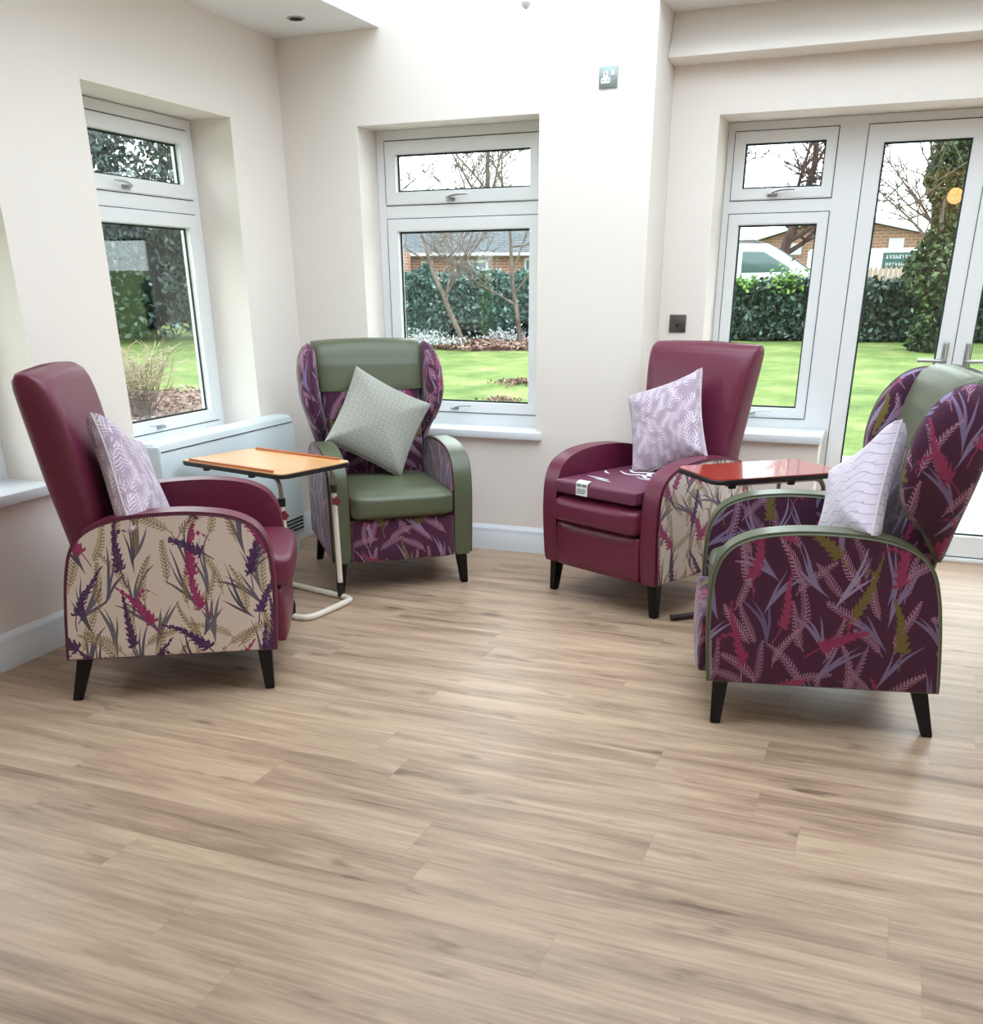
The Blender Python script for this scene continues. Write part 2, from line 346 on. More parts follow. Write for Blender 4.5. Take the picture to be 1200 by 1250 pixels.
# ------------------------------------------------------------------ mesh helpers
def tag(o, label=None, cat=None, group=None, kind=None):
    if label: o['label'] = label
    if cat: o['category'] = cat
    if group: o['group'] = group
    if kind: o['kind'] = kind
    return o
def boxuv(me, off=(0, 0)):
    uvl = me.uv_layers.new(name='UVMap') if 'UVMap' not in me.uv_layers else me.uv_layers['UVMap']
    for p in me.polygons:
        n = p.normal; a = max(range(3), key=lambda i: abs(n[i]))
        for li in p.loop_indices:
            c = me.vertices[me.loops[li].vertex_index].co
            uvl.data[li].uv = ((c.y, c.z) if a == 0 else (c.x, c.z) if a == 1 else (c.x, c.y))
            uvl.data[li].uv.x += off[0]; uvl.data[li].uv.y += off[1]
def link(name, me, mat, parent=None, smooth=40, uvoff=(0, 0), uv=True):
    if mat is not None:
        for mm in (mat if isinstance(mat, (list, tuple)) else [mat]): me.materials.append(mm)
    if smooth:
        for p in me.polygons: p.use_smooth = True
        me.set_sharp_from_angle(angle=radians(smooth))
    if uv and 'UVMap' not in me.uv_layers: boxuv(me, uvoff)
    o = bpy.data.objects.new(name, me); COL.objects.link(o)
    if parent is not None: o.parent = parent
    return o
def from_bm(name, bm, mat, parent=None, smooth=40, uvoff=(0, 0), mtx=None):
    bmesh.ops.recalc_face_normals(bm, faces=bm.faces[:])
    me = bpy.data.meshes.new(name); bm.to_mesh(me); bm.free()
    if mtx is not None: me.transform(mtx)
    return link(name, me, mat, parent, smooth, uvoff)
def empty(name, loc=(0, 0, 0), rz=0.0):
    o = bpy.data.objects.new(name, None); COL.objects.link(o); o.location = loc; o.rotation_euler = (0, 0, rz); o.empty_display_size = 0.1
    return o
def add_box(bm, x0, x1, y0, y1, z0, z1, mi=0):
    v = [bm.verts.new(p) for p in ((x0, y0, z0), (x1, y0, z0), (x1, y1, z0), (x0, y1, z0), (x0, y0, z1), (x1, y0, z1), (x1, y1, z1), (x0, y1, z1))]
    for f in ((0, 3, 2, 1), (4, 5, 6, 7), (0, 1, 5, 4), (1, 2, 6, 5), (2, 3, 7, 6), (3, 0, 4, 7)):
        bm.faces.new([v[i] for i in f]).material_index = mi
def box(name, x0, x1, y0, y1, z0, z1, mat, parent=None, bev=0.0, seg=2, mtx=None):
    bm = bmesh.new(); add_box(bm, x0, x1, y0, y1, z0, z1)
    if bev: bmesh.ops.bevel(bm, geom=bm.edges[:], offset=bev, segments=seg, affect='EDGES', profile=0.5)
    return from_bm(name, bm, mat, parent, 40, mtx=mtx)
def add_prism(bm, pts, y0, y1, axis='y', mi=0):
    mk = {'y': lambda a, b, t: (a, t, b), 'x': lambda a, b, t: (t, a, b), 'z': lambda a, b, t: (a, b, t)}[axis]
    A = [bm.verts.new(mk(a, b, y0)) for a, b in pts]; B = [bm.verts.new(mk(a, b, y1)) for a, b in pts]
    f1 = bm.faces.new(A); f2 = bm.faces.new(B[::-1]); f1.material_index = f2.material_index = mi
    n = len(pts)
    for i in range(n): bm.faces.new((A[i], B[i], B[(i + 1) % n], A[(i + 1) % n])).material_index = mi
    return f1, f2
def prism(name, pts, y0, y1, mat, parent=None, axis='y', bev=0.0, seg=3, mtx=None, uvoff=(0, 0)):
    bm = bmesh.new(); f1, f2 = add_prism(bm, pts, y0, y1, axis)
    if bev:
        bmesh.ops.bevel(bm, geom=list(set(f1.edges[:] + f2.edges[:])), offset=bev, segments=seg, affect='EDGES', profile=0.5)
    return from_bm(name, bm, mat, parent, 40, uvoff, mtx)
def cat_rom(pts, n=8, closed=False):
    P = [Vector(p) for p in pts]; out = []
    N = len(P); rng = range(N if closed else N - 1)
    for i in rng:
        p0 = P[(i - 1) % N] if closed or i > 0 else P[0] * 2 - P[1]
        p1 = P[i]; p2 = P[(i + 1) % N]
        p3 = P[(i + 2) % N] if closed or i + 2 < N else P[-1] * 2 - P[-2]
        for k in range(n):
            t = k / n
            out.append(0.5 * ((2 * p1) + (p2 - p0) * t + (2 * p0 - 5 * p1 + 4 * p2 - p3) * t * t + (3 * p1 - p0 - 3 * p2 + p3) * t ** 3))
    if not closed: out.append(P[-1])
    return out
def add_tube(bm, pts, r, seg=10, closed=False, mi=0, cap=True):
    P = [Vector(p) for p in pts]; n = len(P)
    rad = r if callable(r) else (lambda t: r)
    prev = None; rings = []
    for i in range(n):
        if closed: d = (P[(i + 1) % n] - P[i - 1])
        else: d = P[min(i + 1, n - 1)] - P[max(i - 1, 0)]
        if d.length < 1e-9: d = Vector((0, 0, 1))
        d.normalize()
        if prev is None:
            a = Vector((0, 0, 1)) if abs(d.z) < 0.9 else Vector((1, 0, 0))
            u = d.cross(a).normalized()
        else:
            u = (prev - d * prev.dot(d)).normalized()
        prev = u; w = d.cross(u); rr = rad(i / max(1, n - 1))
        rings.append([bm.verts.new(P[i] + (u * cos(2 * pi * k / seg) + w * sin(2 * pi * k / seg)) * rr) for k in range(seg)])
    for i in range(n if closed else n - 1):
        A, B = rings[i], rings[(i + 1) % n]
        for k in range(seg): bm.faces.new((A[k], A[(k + 1) % seg], B[(k + 1) % seg], B[k])).material_index = mi
    if not closed and cap:
        bm.faces.new(rings[0][::-1]).material_index = mi; bm.faces.new(rings[-1]).material_index = mi
def tube(name, pts, r, mat, parent=None, seg=10, closed=False, smooth=True):
    bm = bmesh.new(); add_tube(bm, pts, r, seg, closed); return from_bm(name, bm, mat, parent, 50)
def lathe(name, prof, loc, mat, parent=None, seg=20, mtx=None):
    bm = bmesh.new(); rings = []
    for r, z in prof: rings.append([bm.verts.new((max(r, 1e-4) * cos(2 * pi * k / seg), max(r, 1e-4) * sin(2 * pi * k / seg), z)) for k in range(seg)])
    for A, B in zip(rings, rings[1:]):
        for k in range(seg): bm.faces.new((A[k], A[(k + 1) % seg], B[(k + 1) % seg], B[k]))
    bm.faces.new(rings[0][::-1]); bm.faces.new(rings[-1])
    m = Matrix.Translation(loc) @ (mtx or Matrix())
    return from_bm(name, bm, mat, parent, 40, mtx=m)
def soft_box(name, x0, x1, y0, y1, z0, z1, r, bulge, mat, parent=None, n=12, bx=None, uvoff=(0, 0), warp=None):
    """upholstered block: rounded edges, faces bulging by `bulge`"""
    bm = bmesh.new(); bmesh.ops.create_cube(bm, size=2.0)
    bmesh.ops.subdivide_edges(bm, edges=bm.edges[:], cuts=n, use_grid_fill=True)
    h = Vector(((x1 - x0) / 2, (y1 - y0) / 2, (z1 - z0) / 2)); c = Vector(((x0 + x1) / 2, (y0 + y1) / 2, (z0 + z1) / 2))
    b3 = bulge if isinstance(bulge, tuple) else (bulge,) * 3
    for v in bm.verts:
        q = v.co.copy(); p = Vector([q[i] * h[i] for i in range(3)])
        inner = Vector([max(-h[i] + r, min(h[i] - r, p[i])) for i in range(3)])
        d = p - inner
        if d.length > 1e-9: p = inner + d.normalized() * min(d.length, r)
        f = [1 - q[i] ** 4 for i in range(3)]
        for i in range(3):
            o = [j for j in range(3) if j != i]
            if abs(q[i]) > 0.999: p[i] += math.copysign(b3[i] * f[o[0]] * f[o[1]], q[i])
        if warp: p = warp(p, q)
        v.co = p + c
    return from_bm(name, bm, mat, parent, 60, uvoff)
def pad(name, outline, thick, mat, parent=None, mtx=None, rings=(1, .97, .9, .78, .6, .35), p=2.4, uvoff=(0, 0), bend=None, centre=None, asym=1.0):
    """pillow over a closed outline in (a,b): a->x, b->z, thickness->y"""
    n = len(outline); cx = centre[0] if centre else sum(q[0] for q in outline) / n; cz = centre[1] if centre else sum(q[1] for q in outline) / n
    bm = bmesh.new(); front = []; back = []
    for k in rings:
        t = thick * (max(0.0, 1 - k ** p)) ** 0.5
        F = []; B = []
        for a, b in outline:
            x = cx + (a - cx) * k; z = cz + (b - cz) * k
            yo = bend(x, z) if bend else 0
            if k == 1:
                v = bm.verts.new((x, yo, z)); F.append(v); B.append(v)
            else:
                F.append(bm.verts.new((x, yo + t, z))); B.append(bm.verts.new((x, yo - t * asym, z)))
        front.append(F); back.append(B)
    yo = bend(cx, cz) if bend else 0
    cf = bm.verts.new((cx, yo + thick, cz)); cb = bm.verts.new((cx, yo - thick * asym, cz))
    for L in (front, back):
        for A, B in zip(L, L[1:]):
            for i in range(n):
                j = (i + 1) % n; bm.faces.new((A[i], A[j], B[j], B[i]))
    for i in range(n):
        j = (i + 1) % n; bm.faces.new((front[-1][i], front[-1][j], cf)); bm.faces.new((back[-1][j], back[-1][i], cb))
    return from_bm(name, bm, mat, parent, 80, uvoff, mtx)

# ================================================================== THE ROOM
H = 2.57
YB = 5.09            # face of the back wall
YR = 5.45            # face of the bay wall with the French doors
XC = -1.24           # outer corner between them
XR = 2.5; YF = -2.9
T = 0.315
LW = (Matrix.Translation((-3.255, 5.09, 0)) @
      Matrix(((0.09 / 2.5916, -0.9994, 0, 0), (-0.9994, -0.09 / 2.5916, 0, 0), (0, 0, 1, 0), (0, 0, 0, 1))))
# local frame of the left wall: x = s (from the corner towards the camera), y = depth outwards, z up
def holed(bm, a0, a1, z0, z1, d0, d1, holes):
    """slab with rectangular holes; x = along, y = depth"""
    xs = sorted({a0, a1} | {h[0] for h in holes} | {h[1] for h in holes})
    for p, q in zip(xs, xs[1:]):
        m = (p + q) / 2; cuts = sorted([(h[2], h[3]) for h in holes if h[0] < m < h[1]])
        z = z0
        for c0, c1 in cuts:
            if c0 > z: add_box(bm, p, q, d0, d1, z, c0)
            z = c1
        if z < z1: add_box(bm, p, q, d0, d1, z, z1)
def structure(o): o['kind'] = 'structure'; return o
bm = bmesh.new(); holed(bm, -0.40, 8.0, 0, 3.0, 0, T, [(0.485, 1.524, 0.63, 2.16), (2.055, 3.09, 0.63, 2.16)])
structure(from_bm('wall_left', bm, M['wall'], smooth=0, mtx=LW))
bm = bmesh.new(); holed(bm, -3.256, XC, 0, 3.0, YB, YB + 0.28, [(-2.805, -1.802, 0.63, 2.157)]); add_box(bm, XC - 0.30, XC, YB + 0.279, YB + 0.76, 0, 3.0)
structure(from_bm('wall_back', bm, M['wall'], smooth=0))
bm = bmesh.new(); holed(bm, XC + 0.001, XR, 0, 3.0, YR, YR + 0.36, [(-1.0, 0.87, 0.0, 2.152)])
add_box(bm, -1.0, -0.345, YR, YR + 0.36, 0, 0.625)
structure(from_bm('wall_bay', bm, M['wall'], smooth=0))
bm = bmesh.new(); holed(bm, YF, YR + .4, 0, 3.0, 0, .3, [])
structure(from_bm('wall_right', bm, M['wall'], smooth=0, mtx=Matrix.Translation((XR + .3, 0, 0)) @ Matrix.Rotation(pi / 2, 4, 'Z')))
bm = bmesh.new(); holed(bm, -3.0, XR, 0, 3.0, YF - 0.3, YF, [(1.0, 2.3, 0.0, 2.1)])  # unseen opening, added to let light in from behind
structure(from_bm('wall_front', bm, M['wall'], smooth=0))
structure(box('floor', -3.9, XR + .3, YF - .3, 5.85, -0.1, 0, M['floor']))
# ceiling with the roof lantern opening
LX0, LX1, LY0 = -2.65, 1.4, 1.9
bm = bmesh.new()
add_box(bm, -3.9, LX0, YF, YB, H, H + .43); add_box(bm, LX1, XR, YF, YB, H, H + .43); add_box(bm, LX0, LX1, YF, LY0, H, H + .43)
add_box(bm, XC, XR, YB, YR + .4, H, H + .43)
structure(from_bm('ceiling', bm, M['ceil'], smooth=0))
M['lantern_glass'] = glass_mat(); M['lantern_glass'].node_tree.nodes['Transparent BSDF'].inputs[0].default_value = (0.85, 0.89, 0.92, 1)
structure(box('window_5', LX0 - .05, LX1 + .05, LY0 - .05, YB + .05, 3.003, 3.012, M['lantern_glass']))
# boxed beam over the French doors (softly profiled)
prof = [(5.452, 2.58), (5.385, 2.58), (5.375, 2.52), (5.36, 2.46), (5.335, 2.425), (5.315, 2.40), (5.31, 2.378), (5.325, 2.368), (5.452, 2.366)]
structure(prism('trim_1', prof, XC + .002, XR, M['wall'], axis='x'))

# sills
def sill(n, a0, a1, d0, d1, mtx=None):
    structure(box('trim_%d' % n, a0, a1, d0, d1, 0.627, 0.669, M['gloss_white'], bev=0.006, mtx=mtx))
sill(2, -2.835, -1.768, YB - 0.035, YB + 0.215)
sill(3, -1.0, -0.335, YR - 0.03, YR + 0.275)
sill(4, 0.455, 1.555, -0.032, 0.25, LW)
sill(5, 2.02, 3.12, -0.032, 0.25, LW)
# baseboards
bp_ = [(0, 0), (0.020, 0), (0.020, 0.098), (0.016, 0.106), (0.018, 0.116), (0.013, 0.128), (0.006, 0.136), (0.004, 0.142), (0, 0.142)]
def baseboard(name, a0, a1, mtx):
    structure(prism(name, [(-x, z) for x, z in bp_], a0, a1, M['gloss_white'], axis='x', mtx=mtx))
baseboard('baseboard_left', 0.0, 7.9, LW @ Matrix.Translation((0, 0, 0)))
baseboard('baseboard_back', -3.25, XC, Matrix.Translation((0, YB, 0)))
baseboard('baseboard_bay', XC, -0.345, Matrix.Translation((0, YR, 0)))
baseboard('baseboard_corner', 0, YR - YB, Matrix.Translation((XC, YR, 0)) @ Matrix.Rotation(-pi / 2, 4, 'Z') @ Matrix.Scale(1, 4, (0, 1, 0)) @ Matrix.Rotation(pi, 4, 'Z') @ Matrix.Translation((-(YR - YB), 0, 0)))

# ------------------------------------------------------------------ windows and doors
def frame_ring(bm, x0, x1, z0, z1, w, d0, d1, b=None):
    b = b if b is not None else w
    add_box(bm, x0, x1, d0, d1, z1 - w, z1); add_box(bm, x0, x1, d0, d1, z0, z0 + b)
    add_box(bm, x0, x0 + w, d0, d1, z0 + b, z1 - w); add_box(bm, x1 - w, x1, d0, d1, z0 + b, z1 - w)
def ring_obj(name, x0, x1, z0, z1, w, d0, d1, mat, parent, b=None, bev=0.004):
    bm = bmesh.new(); b = w if b is None else b
    O = [(x0, z0), (x1, z0), (x1, z1), (x0, z1)]; I = [(x0 + w, z0 + b), (x1 - w, z0 + b), (x1 - w, z1 - w), (x0 + w, z1 - w)]
    v = {}
    for k, L in (('O', O), ('I', I)):
        for j, d in ((0, d0), (1, d1)):
            v[k, j] = [bm.verts.new((p[0], d, p[1])) for p in L]
    for i in range(4):
        j = (i + 1) % 4
        bm.faces.new((v['O', 0][i], v['O', 0][j], v['I', 0][j], v['I', 0][i])); bm.faces.new((v['O', 1][i], v['I', 1][i], v['I', 1][j], v['O', 1][j]))
        bm.faces.new((v['O', 0][i], v['O', 1][i], v['O', 1][j], v['O', 0][j])); bm.faces.new((v['I', 0][i], v['I', 0][j], v['I', 1][j], v['I', 1][i]))
    if bev:
        es = [e for e in bm.edges if all(abs(q.co.y - d0) < 1e-6 for q in e.verts) and len({round(q.co.x, 5) for q in e.verts} | {round(q.co.z, 5) for q in e.verts}) <= 3]
        bmesh.ops.bevel(bm, geom=es, offset=bev, segments=2, affect='EDGES')
    return from_bm(name, bm, mat, parent, 30)
def sash(parent, x0, x1, z0, z1, d, w=0.062, b=None):
    """opening light whose inner face stands 8 mm proud of its frame, dark gap round it"""
    s = ring_obj('sash', x0, x1, z0, z1, w, d - 0.010, d + 0.05, M['upvc'], parent, b)
    b2 = w if b is None else b
    ring_obj('gasket', x0 - 0.004, x1 + 0.004, z0 - 0.004, z1 + 0.004, 0.006, d - 0.0015, d + 0.004, M['gasket'], s, bev=0)
    ring_obj('glazing_seal', x0 + w - 0.001, x1 - w + 0.001, z0 + b2 - 0.001, z1 - w + 0.001, 0.010, d + 0.022, d + 0.028, M['gasket'], s, bev=0)
    box('pane', x0 + w - 0.002, x1 - w + 0.002, d + 0.024, d + 0.030, z0 + b2 - 0.002, z1 - w + 0.002, M['glass'], s)
    return s
def win_handle(parent, x, z, d):
    h = box('handle', x - 0.030, x + 0.022, d - 0.022, d - 0.010, z - 0.011, z + 0.009, M['chrome'], parent, 0.004)
    bm = bmesh.new(); add_tube(bm, [(x, d - 0.018, z), (x, d - 0.045, z + 0.002)], 0.008)
    add_tube(bm, cat_rom([(x - 0.006, d - 0.045, z + 0.002), (x + 0.02, d - 0.047, z + 0.012), (x + 0.06, d - 0.047, z + 0.017), (x + 0.108, d - 0.045, z + 0.017)], 5), lambda t: 0.0065 - 0.002 * t, 8)
    from_bm('lever', bm, M['chrome'], h)
def casement(name, x0, x1, d, mtx=None, hx=None):
    r = empty(name); structure(r)
    if mtx is not None: r.matrix_world = mtx
    bm = bmesh.new(); z0, z1 = 0.668, 2.156
    frame_ring(bm, x0, x1, z0, z1, 0.045, d, d + 0.07, 0.058); add_box(bm, x0 + 0.045, x1 - 0.045, d, d + 0.07, 1.728, 1.812)
    from_bm('window_frame', bm, M['upvc'], r, 30)
    a = sash(r, x0 + 0.052, x1 - 0.052, 1.803, 2.105, d); b = sash(r, x0 + 0.052, x1 - 0.052, 0.732, 1.735, d, b=0.056)
    hx = hx if hx is not None else (x0 + x1) / 2
    win_handle(a, hx, 1.825, d); win_handle(b, hx, 0.756, d)
    return r
casement('window_1', 0.487, 1.522, 0.235, LW, hx=1.06)
casement('window_4', 2.057, 3.088, 0.235, LW)
casement('window_2', -2.803, -1.804, YB + 0.20, hx=-2.36)
# combined sidelight and French doors
DY = 5.73
w3 = structure(empty('window_3'))
bm = bmesh.new()
add_box(bm, -0.998, 0.868, DY, DY + 0.07, 2.112, 2.150)
add_box(bm, -0.998, -0.965, DY, DY + .07, 0.668, 2.112)
add_box(bm, -0.455, -0.322, DY, DY + .07, 0.0, 2.112)
add_box(bm, -0.965, -0.455, DY, DY + .07, 0.668, 0.712); add_box(bm, -0.965, -0.455, DY, DY + .07, 1.726, 1.806)
add_box(bm, 0.80, 0.868, DY, DY + .07, 0.0, 2.112)
from_bm('window_frame', bm, M['upvc'], w3, 30)
a = sash(w3, -0.961, -0.459, 1.798, 2.108, DY, 0.052); b = sash(w3, -0.961, -0.459, 0.718, 1.734, DY, 0.052)
win_handle(a, -0.745, 1.822, DY); win_handle(b, -0.745, 0.742, DY)
for i, (x0, x1, hx, sd) in enumerate(((-0.317, 0.233, 0.194, -1), (0.237, 0.797, 0.300, 1))):
    r = structure(empty('door_%d' % (i + 1)))
    s = ring_obj('door_frame', x0, x1, 0.028, 2.107, 0.076, DY - 0.012, DY + 0.055, M['upvc'], r, 0.112)
    ring_obj('gasket', x0 - 0.0035, x1 + 0.0035, 0.024, 2.111, 0.006, DY - 0.002, DY + 0.004, M['gasket'], s, bev=0)
    ring_obj('glazing_seal', x0 + 0.075, x1 - 0.075, 0.139, 2.032, 0.010, DY + 0.022, DY + 0.028, M['gasket'], s, bev=0)
    box('pane', x0 + 0.074, x1 - 0.074, DY + 0.024, DY + 0.030, 0.138, 2.033, M['glass'], s)
    h = box('door_handle', hx - 0.015, hx + 0.015, DY - 0.026, DY - 0.012, 0.915, 1.125, M['chrome'], r, 0.006, 3)
    bm = bmesh.new(); add_tube(bm, cat_rom([(hx, DY - 0.02, 1.035), (hx, DY - 0.055, 1.035), (hx + sd * 0.02, DY - 0.066, 1.035), (hx + sd * 0.07, DY - 0.067, 1.036), (hx + sd * 0.125, DY - 0.066, 1.036)], 5), 0.0095, 12)
    from_bm('lever', bm, M['chrome'], h)
structure(box('trim_6', -0.322, 0.80, DY - 0.03, DY + 0.1, 0.0, 0.022, M['upvc'], bev=0.005))

# ------------------------------------------------------------------ wall and ceiling fittings
def plate(name, x, y, z, mat, label, cat, socket):
    r = empty(name, (x, y, z)); tag(r, label, cat)
    box('face_plate', -0.044, 0.044, -0.007, 0.0, -0.044, 0.044, mat, r, 0.0025)
    if socket:
        pts = [(-0.033, -0.024), (0.010, -0.024), (0.010, -0.006), (0.000, 0.000), (-0.001, 0.018), (-0.011, 0.026), (-0.021, 0.018), (-0.022, 0.000), (-0.033, -0.006)]
        ins = prism('socket_insert', pts, -0.0095, -0.006, M['socket_white'], r)
        for (a, b, w, h) in ((-0.0115, 0.013, 0.004, 0.009), (-0.023, -0.013, 0.007, 0.0035), (0.0, -0.013, 0.007, 0.0035)):
            box('pin_hole', a - w / 2, a + w / 2, -0.0105, -0.009, b - h / 2, b + h / 2, M['dark'], ins)
        box('switch', 0.017, 0.029, -0.013, -0.006, 0.004, 0.024, M['socket_white'], r, 0.002)
    else:
        lathe('aerial_socket', [(0.009, 0), (0.009, 0.004), (0.005, 0.006), (0.004, 0.012)], (0, -0.006, -0.008), M['dark'], r, 14, Matrix.Rotation(pi / 2, 4, 'X'))
        for z_ in (-0.03, 0.03): lathe('screw', [(0.0035, 0), (0.003, 0.0015)], (0, -0.006, z_), M['dark'], r, 10, Matrix.Rotation(pi / 2, 4, 'X'))
    return r
plate('power_socket', -1.463, YB, 2.281, M['steel'], 'square steel power socket with white insert, high on the white wall', 'socket', True)
plate('aerial_socket_plate', -1.137, YR, 1.210, M['bronze'], 'small dark grey metal aerial socket just above the burgundy chair back', 'socket', False)

dl = tag(empty('recessed_downlight', (-2.927, 4.774, H)), 'small round recessed downlight in the white ceiling near the corner', 'light')
bm = bmesh.new(); lathe('bezel', [(0.040, -0.004), (0.044, -0.001), (0.044, 0.0)], (0, 0, 0), M['chrome'], dl)
lathe('lamp_recess', [(0.032, -0.006), (0.030, -0.0045)], (0, 0, 0), M['dark'], dl)
bm.free()
pn = tag(empty('pendant_light', (-1.289, 3.5, 2.21)), 'white drop tip of a ceiling pendant at the top edge of the picture', 'light')
lathe('finial', [(0.004, 0), (0.013, 0.008), (0.016, 0.018), (0.010, 0.030), (0.005, 0.036)], (0, 0, 0), M['socket_white'], pn)
lathe('stem', [(0.005, 0.034), (0.005, 0.30), (0.04, 0.32), (0.04, 0.34), (0.004, 0.36), (0.004, 0.79)], (0, 0, 0), M['chrome'], pn)
for k in range(5):
    a = k * 2 * pi / 5 + 0.3
    arm = tube('arm', cat_rom([(0.004 * cos(a), 0.004 * sin(a), 0.05), (0.03 * cos(a), 0.03 * sin(a), 0.04), (0.10 * cos(a), 0.10 * sin(a), 0.09), (0.16 * cos(a), 0.16 * sin(a), 0.16)], 5), 0.004, M['chrome'], pn, 8)
    lathe('lamp_shade', [(0.012, 0), (0.035, 0.02), (0.05, 0.06), (0.055, 0.10), (0.05, 0.10), (0.045, 0.06), (0.01, 0.01)], (0.16 * cos(a), 0.16 * sin(a), 0.16), M['socket_white'], arm)

gl = tag(empty('globe_pendant', (0.29, -2.45, 2.34)), 'warm glowing globe lamp reflected in the glass of the left French door', 'light')
lathe('globe', [(0.02, -0.085)] + [(0.088 * cos(radians(a)), 0.088 * sin(radians(a))) for a in range(-70, 80, 10)] + [(0.02, 0.086)], (0, 0, 0), M['warm_glow'], gl, 24)
lathe('cord', [(0.02, 0.086), (0.018, 0.11), (0.003, 0.115), (0.003, 0.23)], (0, 0, 0), M['black'], gl, 12)
# storage heater on the left wall
sh = empty('storage_heater'); sh.matrix_world = LW; tag(sh, 'white storage heater fixed low on the left wall under the window', 'heater')
pf = [(-0.015, 0.10), (-0.015, 0.745), (-0.030, 0.752), (-0.105, 0.752), (-0.125, 0.742), (-0.134, 0.715), (-0.150, 0.40), (-0.155, 0.14), (-0.150, 0.10)]
prism('casing', pf, 0.372, 1.545, M['heater'], sh, axis='x', bev=0.012, seg=3)
box('lid_seam', 0.385, 1.532, -0.1372, -0.130, 0.712, 0.7155, M['dark'], sh)
bm = bmesh.new()
for k in range(4): add_box(bm, 0.39, 0.60, -0.1585, -0.150, 0.125 + k * 0.020, 0.133 + k * 0.020)
from_bm('grille', bm, M['dark'], sh, 0)
for a_ in (0.42, 1.42): box('foot', a_, a_ + .08, -0.14, -0.025, 0.0, 0.11, M['heater'], sh)
box('end_cap', 1.536, 1.556, -0.150, -0.020, 0.11, 0.742, M['heater'], sh, 0.009, 3)

# ================================================================== ARMCHAIRS
ARCH = [(-0.005, 0.158), (0.022, 0.36), (0.050, 0.50), (0.085, 0.585), (0.150, 0.642), (0.262, 0.676), (0.430, 0.688), (0.560, 0.682), (0.655, 0.662), (0.720, 0.622), (0.755, 0.555), (0.765, 0.45), (0.762, 0.33), (0.748, 0.158)]
def smooth_arch():
    c = cat_rom([(a, 0, b) for a, b in ARCH], 5); return [(p.x, p.z) for p in c]
SA = smooth_arch()
def inset(pts, d):
    out = []; n = len(pts)
    for i in range(n):
        a = Vector(pts[max(i - 1, 0)]); b = Vector(pts[min(i + 1, n - 1)]); t = (b - a).normalized(); nn = Vector((t.y, -t.x))
        p = Vector(pts[i]) + nn * d
        out.append((p.x, max(p.y, 0.166)))
    return out
def arm(root, s, vin, outer_mat, inner_mat, pipe, uvo):
    y0, y1 = 0.262 * s, 0.348 * s
    bm = bmesh.new(); f1, f2 = add_prism(bm, SA, min(y0, y1), max(y0, y1))
    bmesh.ops.bevel(bm, geom=list(set(f1.edges[:] + f2.edges[:])), offset=0.010, segments=4, affect='EDGES')
    a = from_bm('armrest', bm, M[vin], root, 40)
    ins = inset(SA, 0.011)
    yo = (0.3485 * s, 0.3545 * s)
    pn_ = prism('side_panel', ins, min(yo), max(yo), M[outer_mat], root, bev=0.003, seg=2, uvoff=uvo)
    tube('piping', [(p[0], 0.3520 * s, p[1]) for p in ins], 0.0035, M[pipe], pn_, 6)
    if inner_mat:
        ins2 = [p for p in inset(SA, 0.011)]
        yi = (0.2615 * s, 0.2565 * s)
        q = prism('inner_panel', ins2, min(yi), max(yi), M[inner_mat], root, bev=0.002, seg=2, uvoff=(uvo[0] + .4, uvo[1] + .2))
        tube('piping', [(p[0], 0.2590 * s, p[1]) for p in ins2], 0.003, M[pipe], q, 6)
def backrest(root, mat, zlo=0.30, zhi=1.143, name='backrest', grow=0.0, uvo=(0, 0), top=True, flare=1.0):
    # z : rear x, front x, half width
    T_ = [(0.28, 0.075, 0.21, 0.258), (0.45, 0.062, 0.205, 0.258), (0.56, 0.042, 0.190, 0.258), (0.69, 0.018, 0.170, 0.262), (0.80, 0.000, 0.155, 0.272),
          (0.92, -0.014, 0.138, 0.285), (1.03, -0.027, 0.118, 0.298), (1.09, -0.033, 0.098, 0.303), (1.120, -0.032, 0.080, 0.303), (1.138, -0.020, 0.052, 0.300), (1.1435, 0.0, 0.028, 0.296)]
    def samp(z):
        for a, b in zip(T_, T_[1:]):
            if a[0] <= z <= b[0]:
                t = (z - a[0]) / (b[0] - a[0]); return [a[i] + (b[i] - a[i]) * t for i in (1, 2, 3)]
        return list(T_[-1][1:])
    zs = sorted({zlo, min(zhi, 1.1435)} | {zlo + (1.08 - zlo) * k / 22 for k in range(1, 22) if zlo + (1.08 - zlo) * k / 22 < zhi} | {z for z in (1.09, 1.10, 1.11, 1.12, 1.13, 1.138, 1.1435) if z < zhi})
    bm = bmesh.new(); rings = []
    N = 48
    for zi, z in enumerate(zs):
        xr, xf, hw = samp(z); hw = 0.258 + (hw - 0.258) * flare; cx_ = (xr + xf) / 2; hx = (xf - xr) / 2 + grow; hy = hw + grow
        endf = 1.0
        if not top and grow > 0:
            e = min(z - zlo, zhi - z) / 0.02; endf = min(1.0, 0.965 + 0.035 * e) if e < 1 else 1
        R_ = []
        for k in range(N):
            a = 2 * pi * k / N; c, s = cos(a), sin(a); ex = 0.30 if True else 1
            px = cx_ + hx * math.copysign(abs(c) ** 0.42, c) * endf; py = hy * math.copysign(abs(s) ** 0.22, s)
            q = py / hy
            if px > cx_: px += 0.018 * (1 - q * q) * (0.6 + 0.4 * sin((z - .3) * 5))
            zz = z + (0.010 * (1 - q * q) if z > 1.08 else 0)
            R_.append(bm.verts.new((px, py, zz)))
        rings.append(R_)
    for A, B in zip(rings, rings[1:]):
        for k in range(N): bm.faces.new((A[k], A[(k + 1) % N], B[(k + 1) % N], B[k]))
    bm.faces.new(rings[0][::-1]); bm.faces.new(rings[-1])
    return from_bm(name, bm, M[mat], root, 60, uvo)
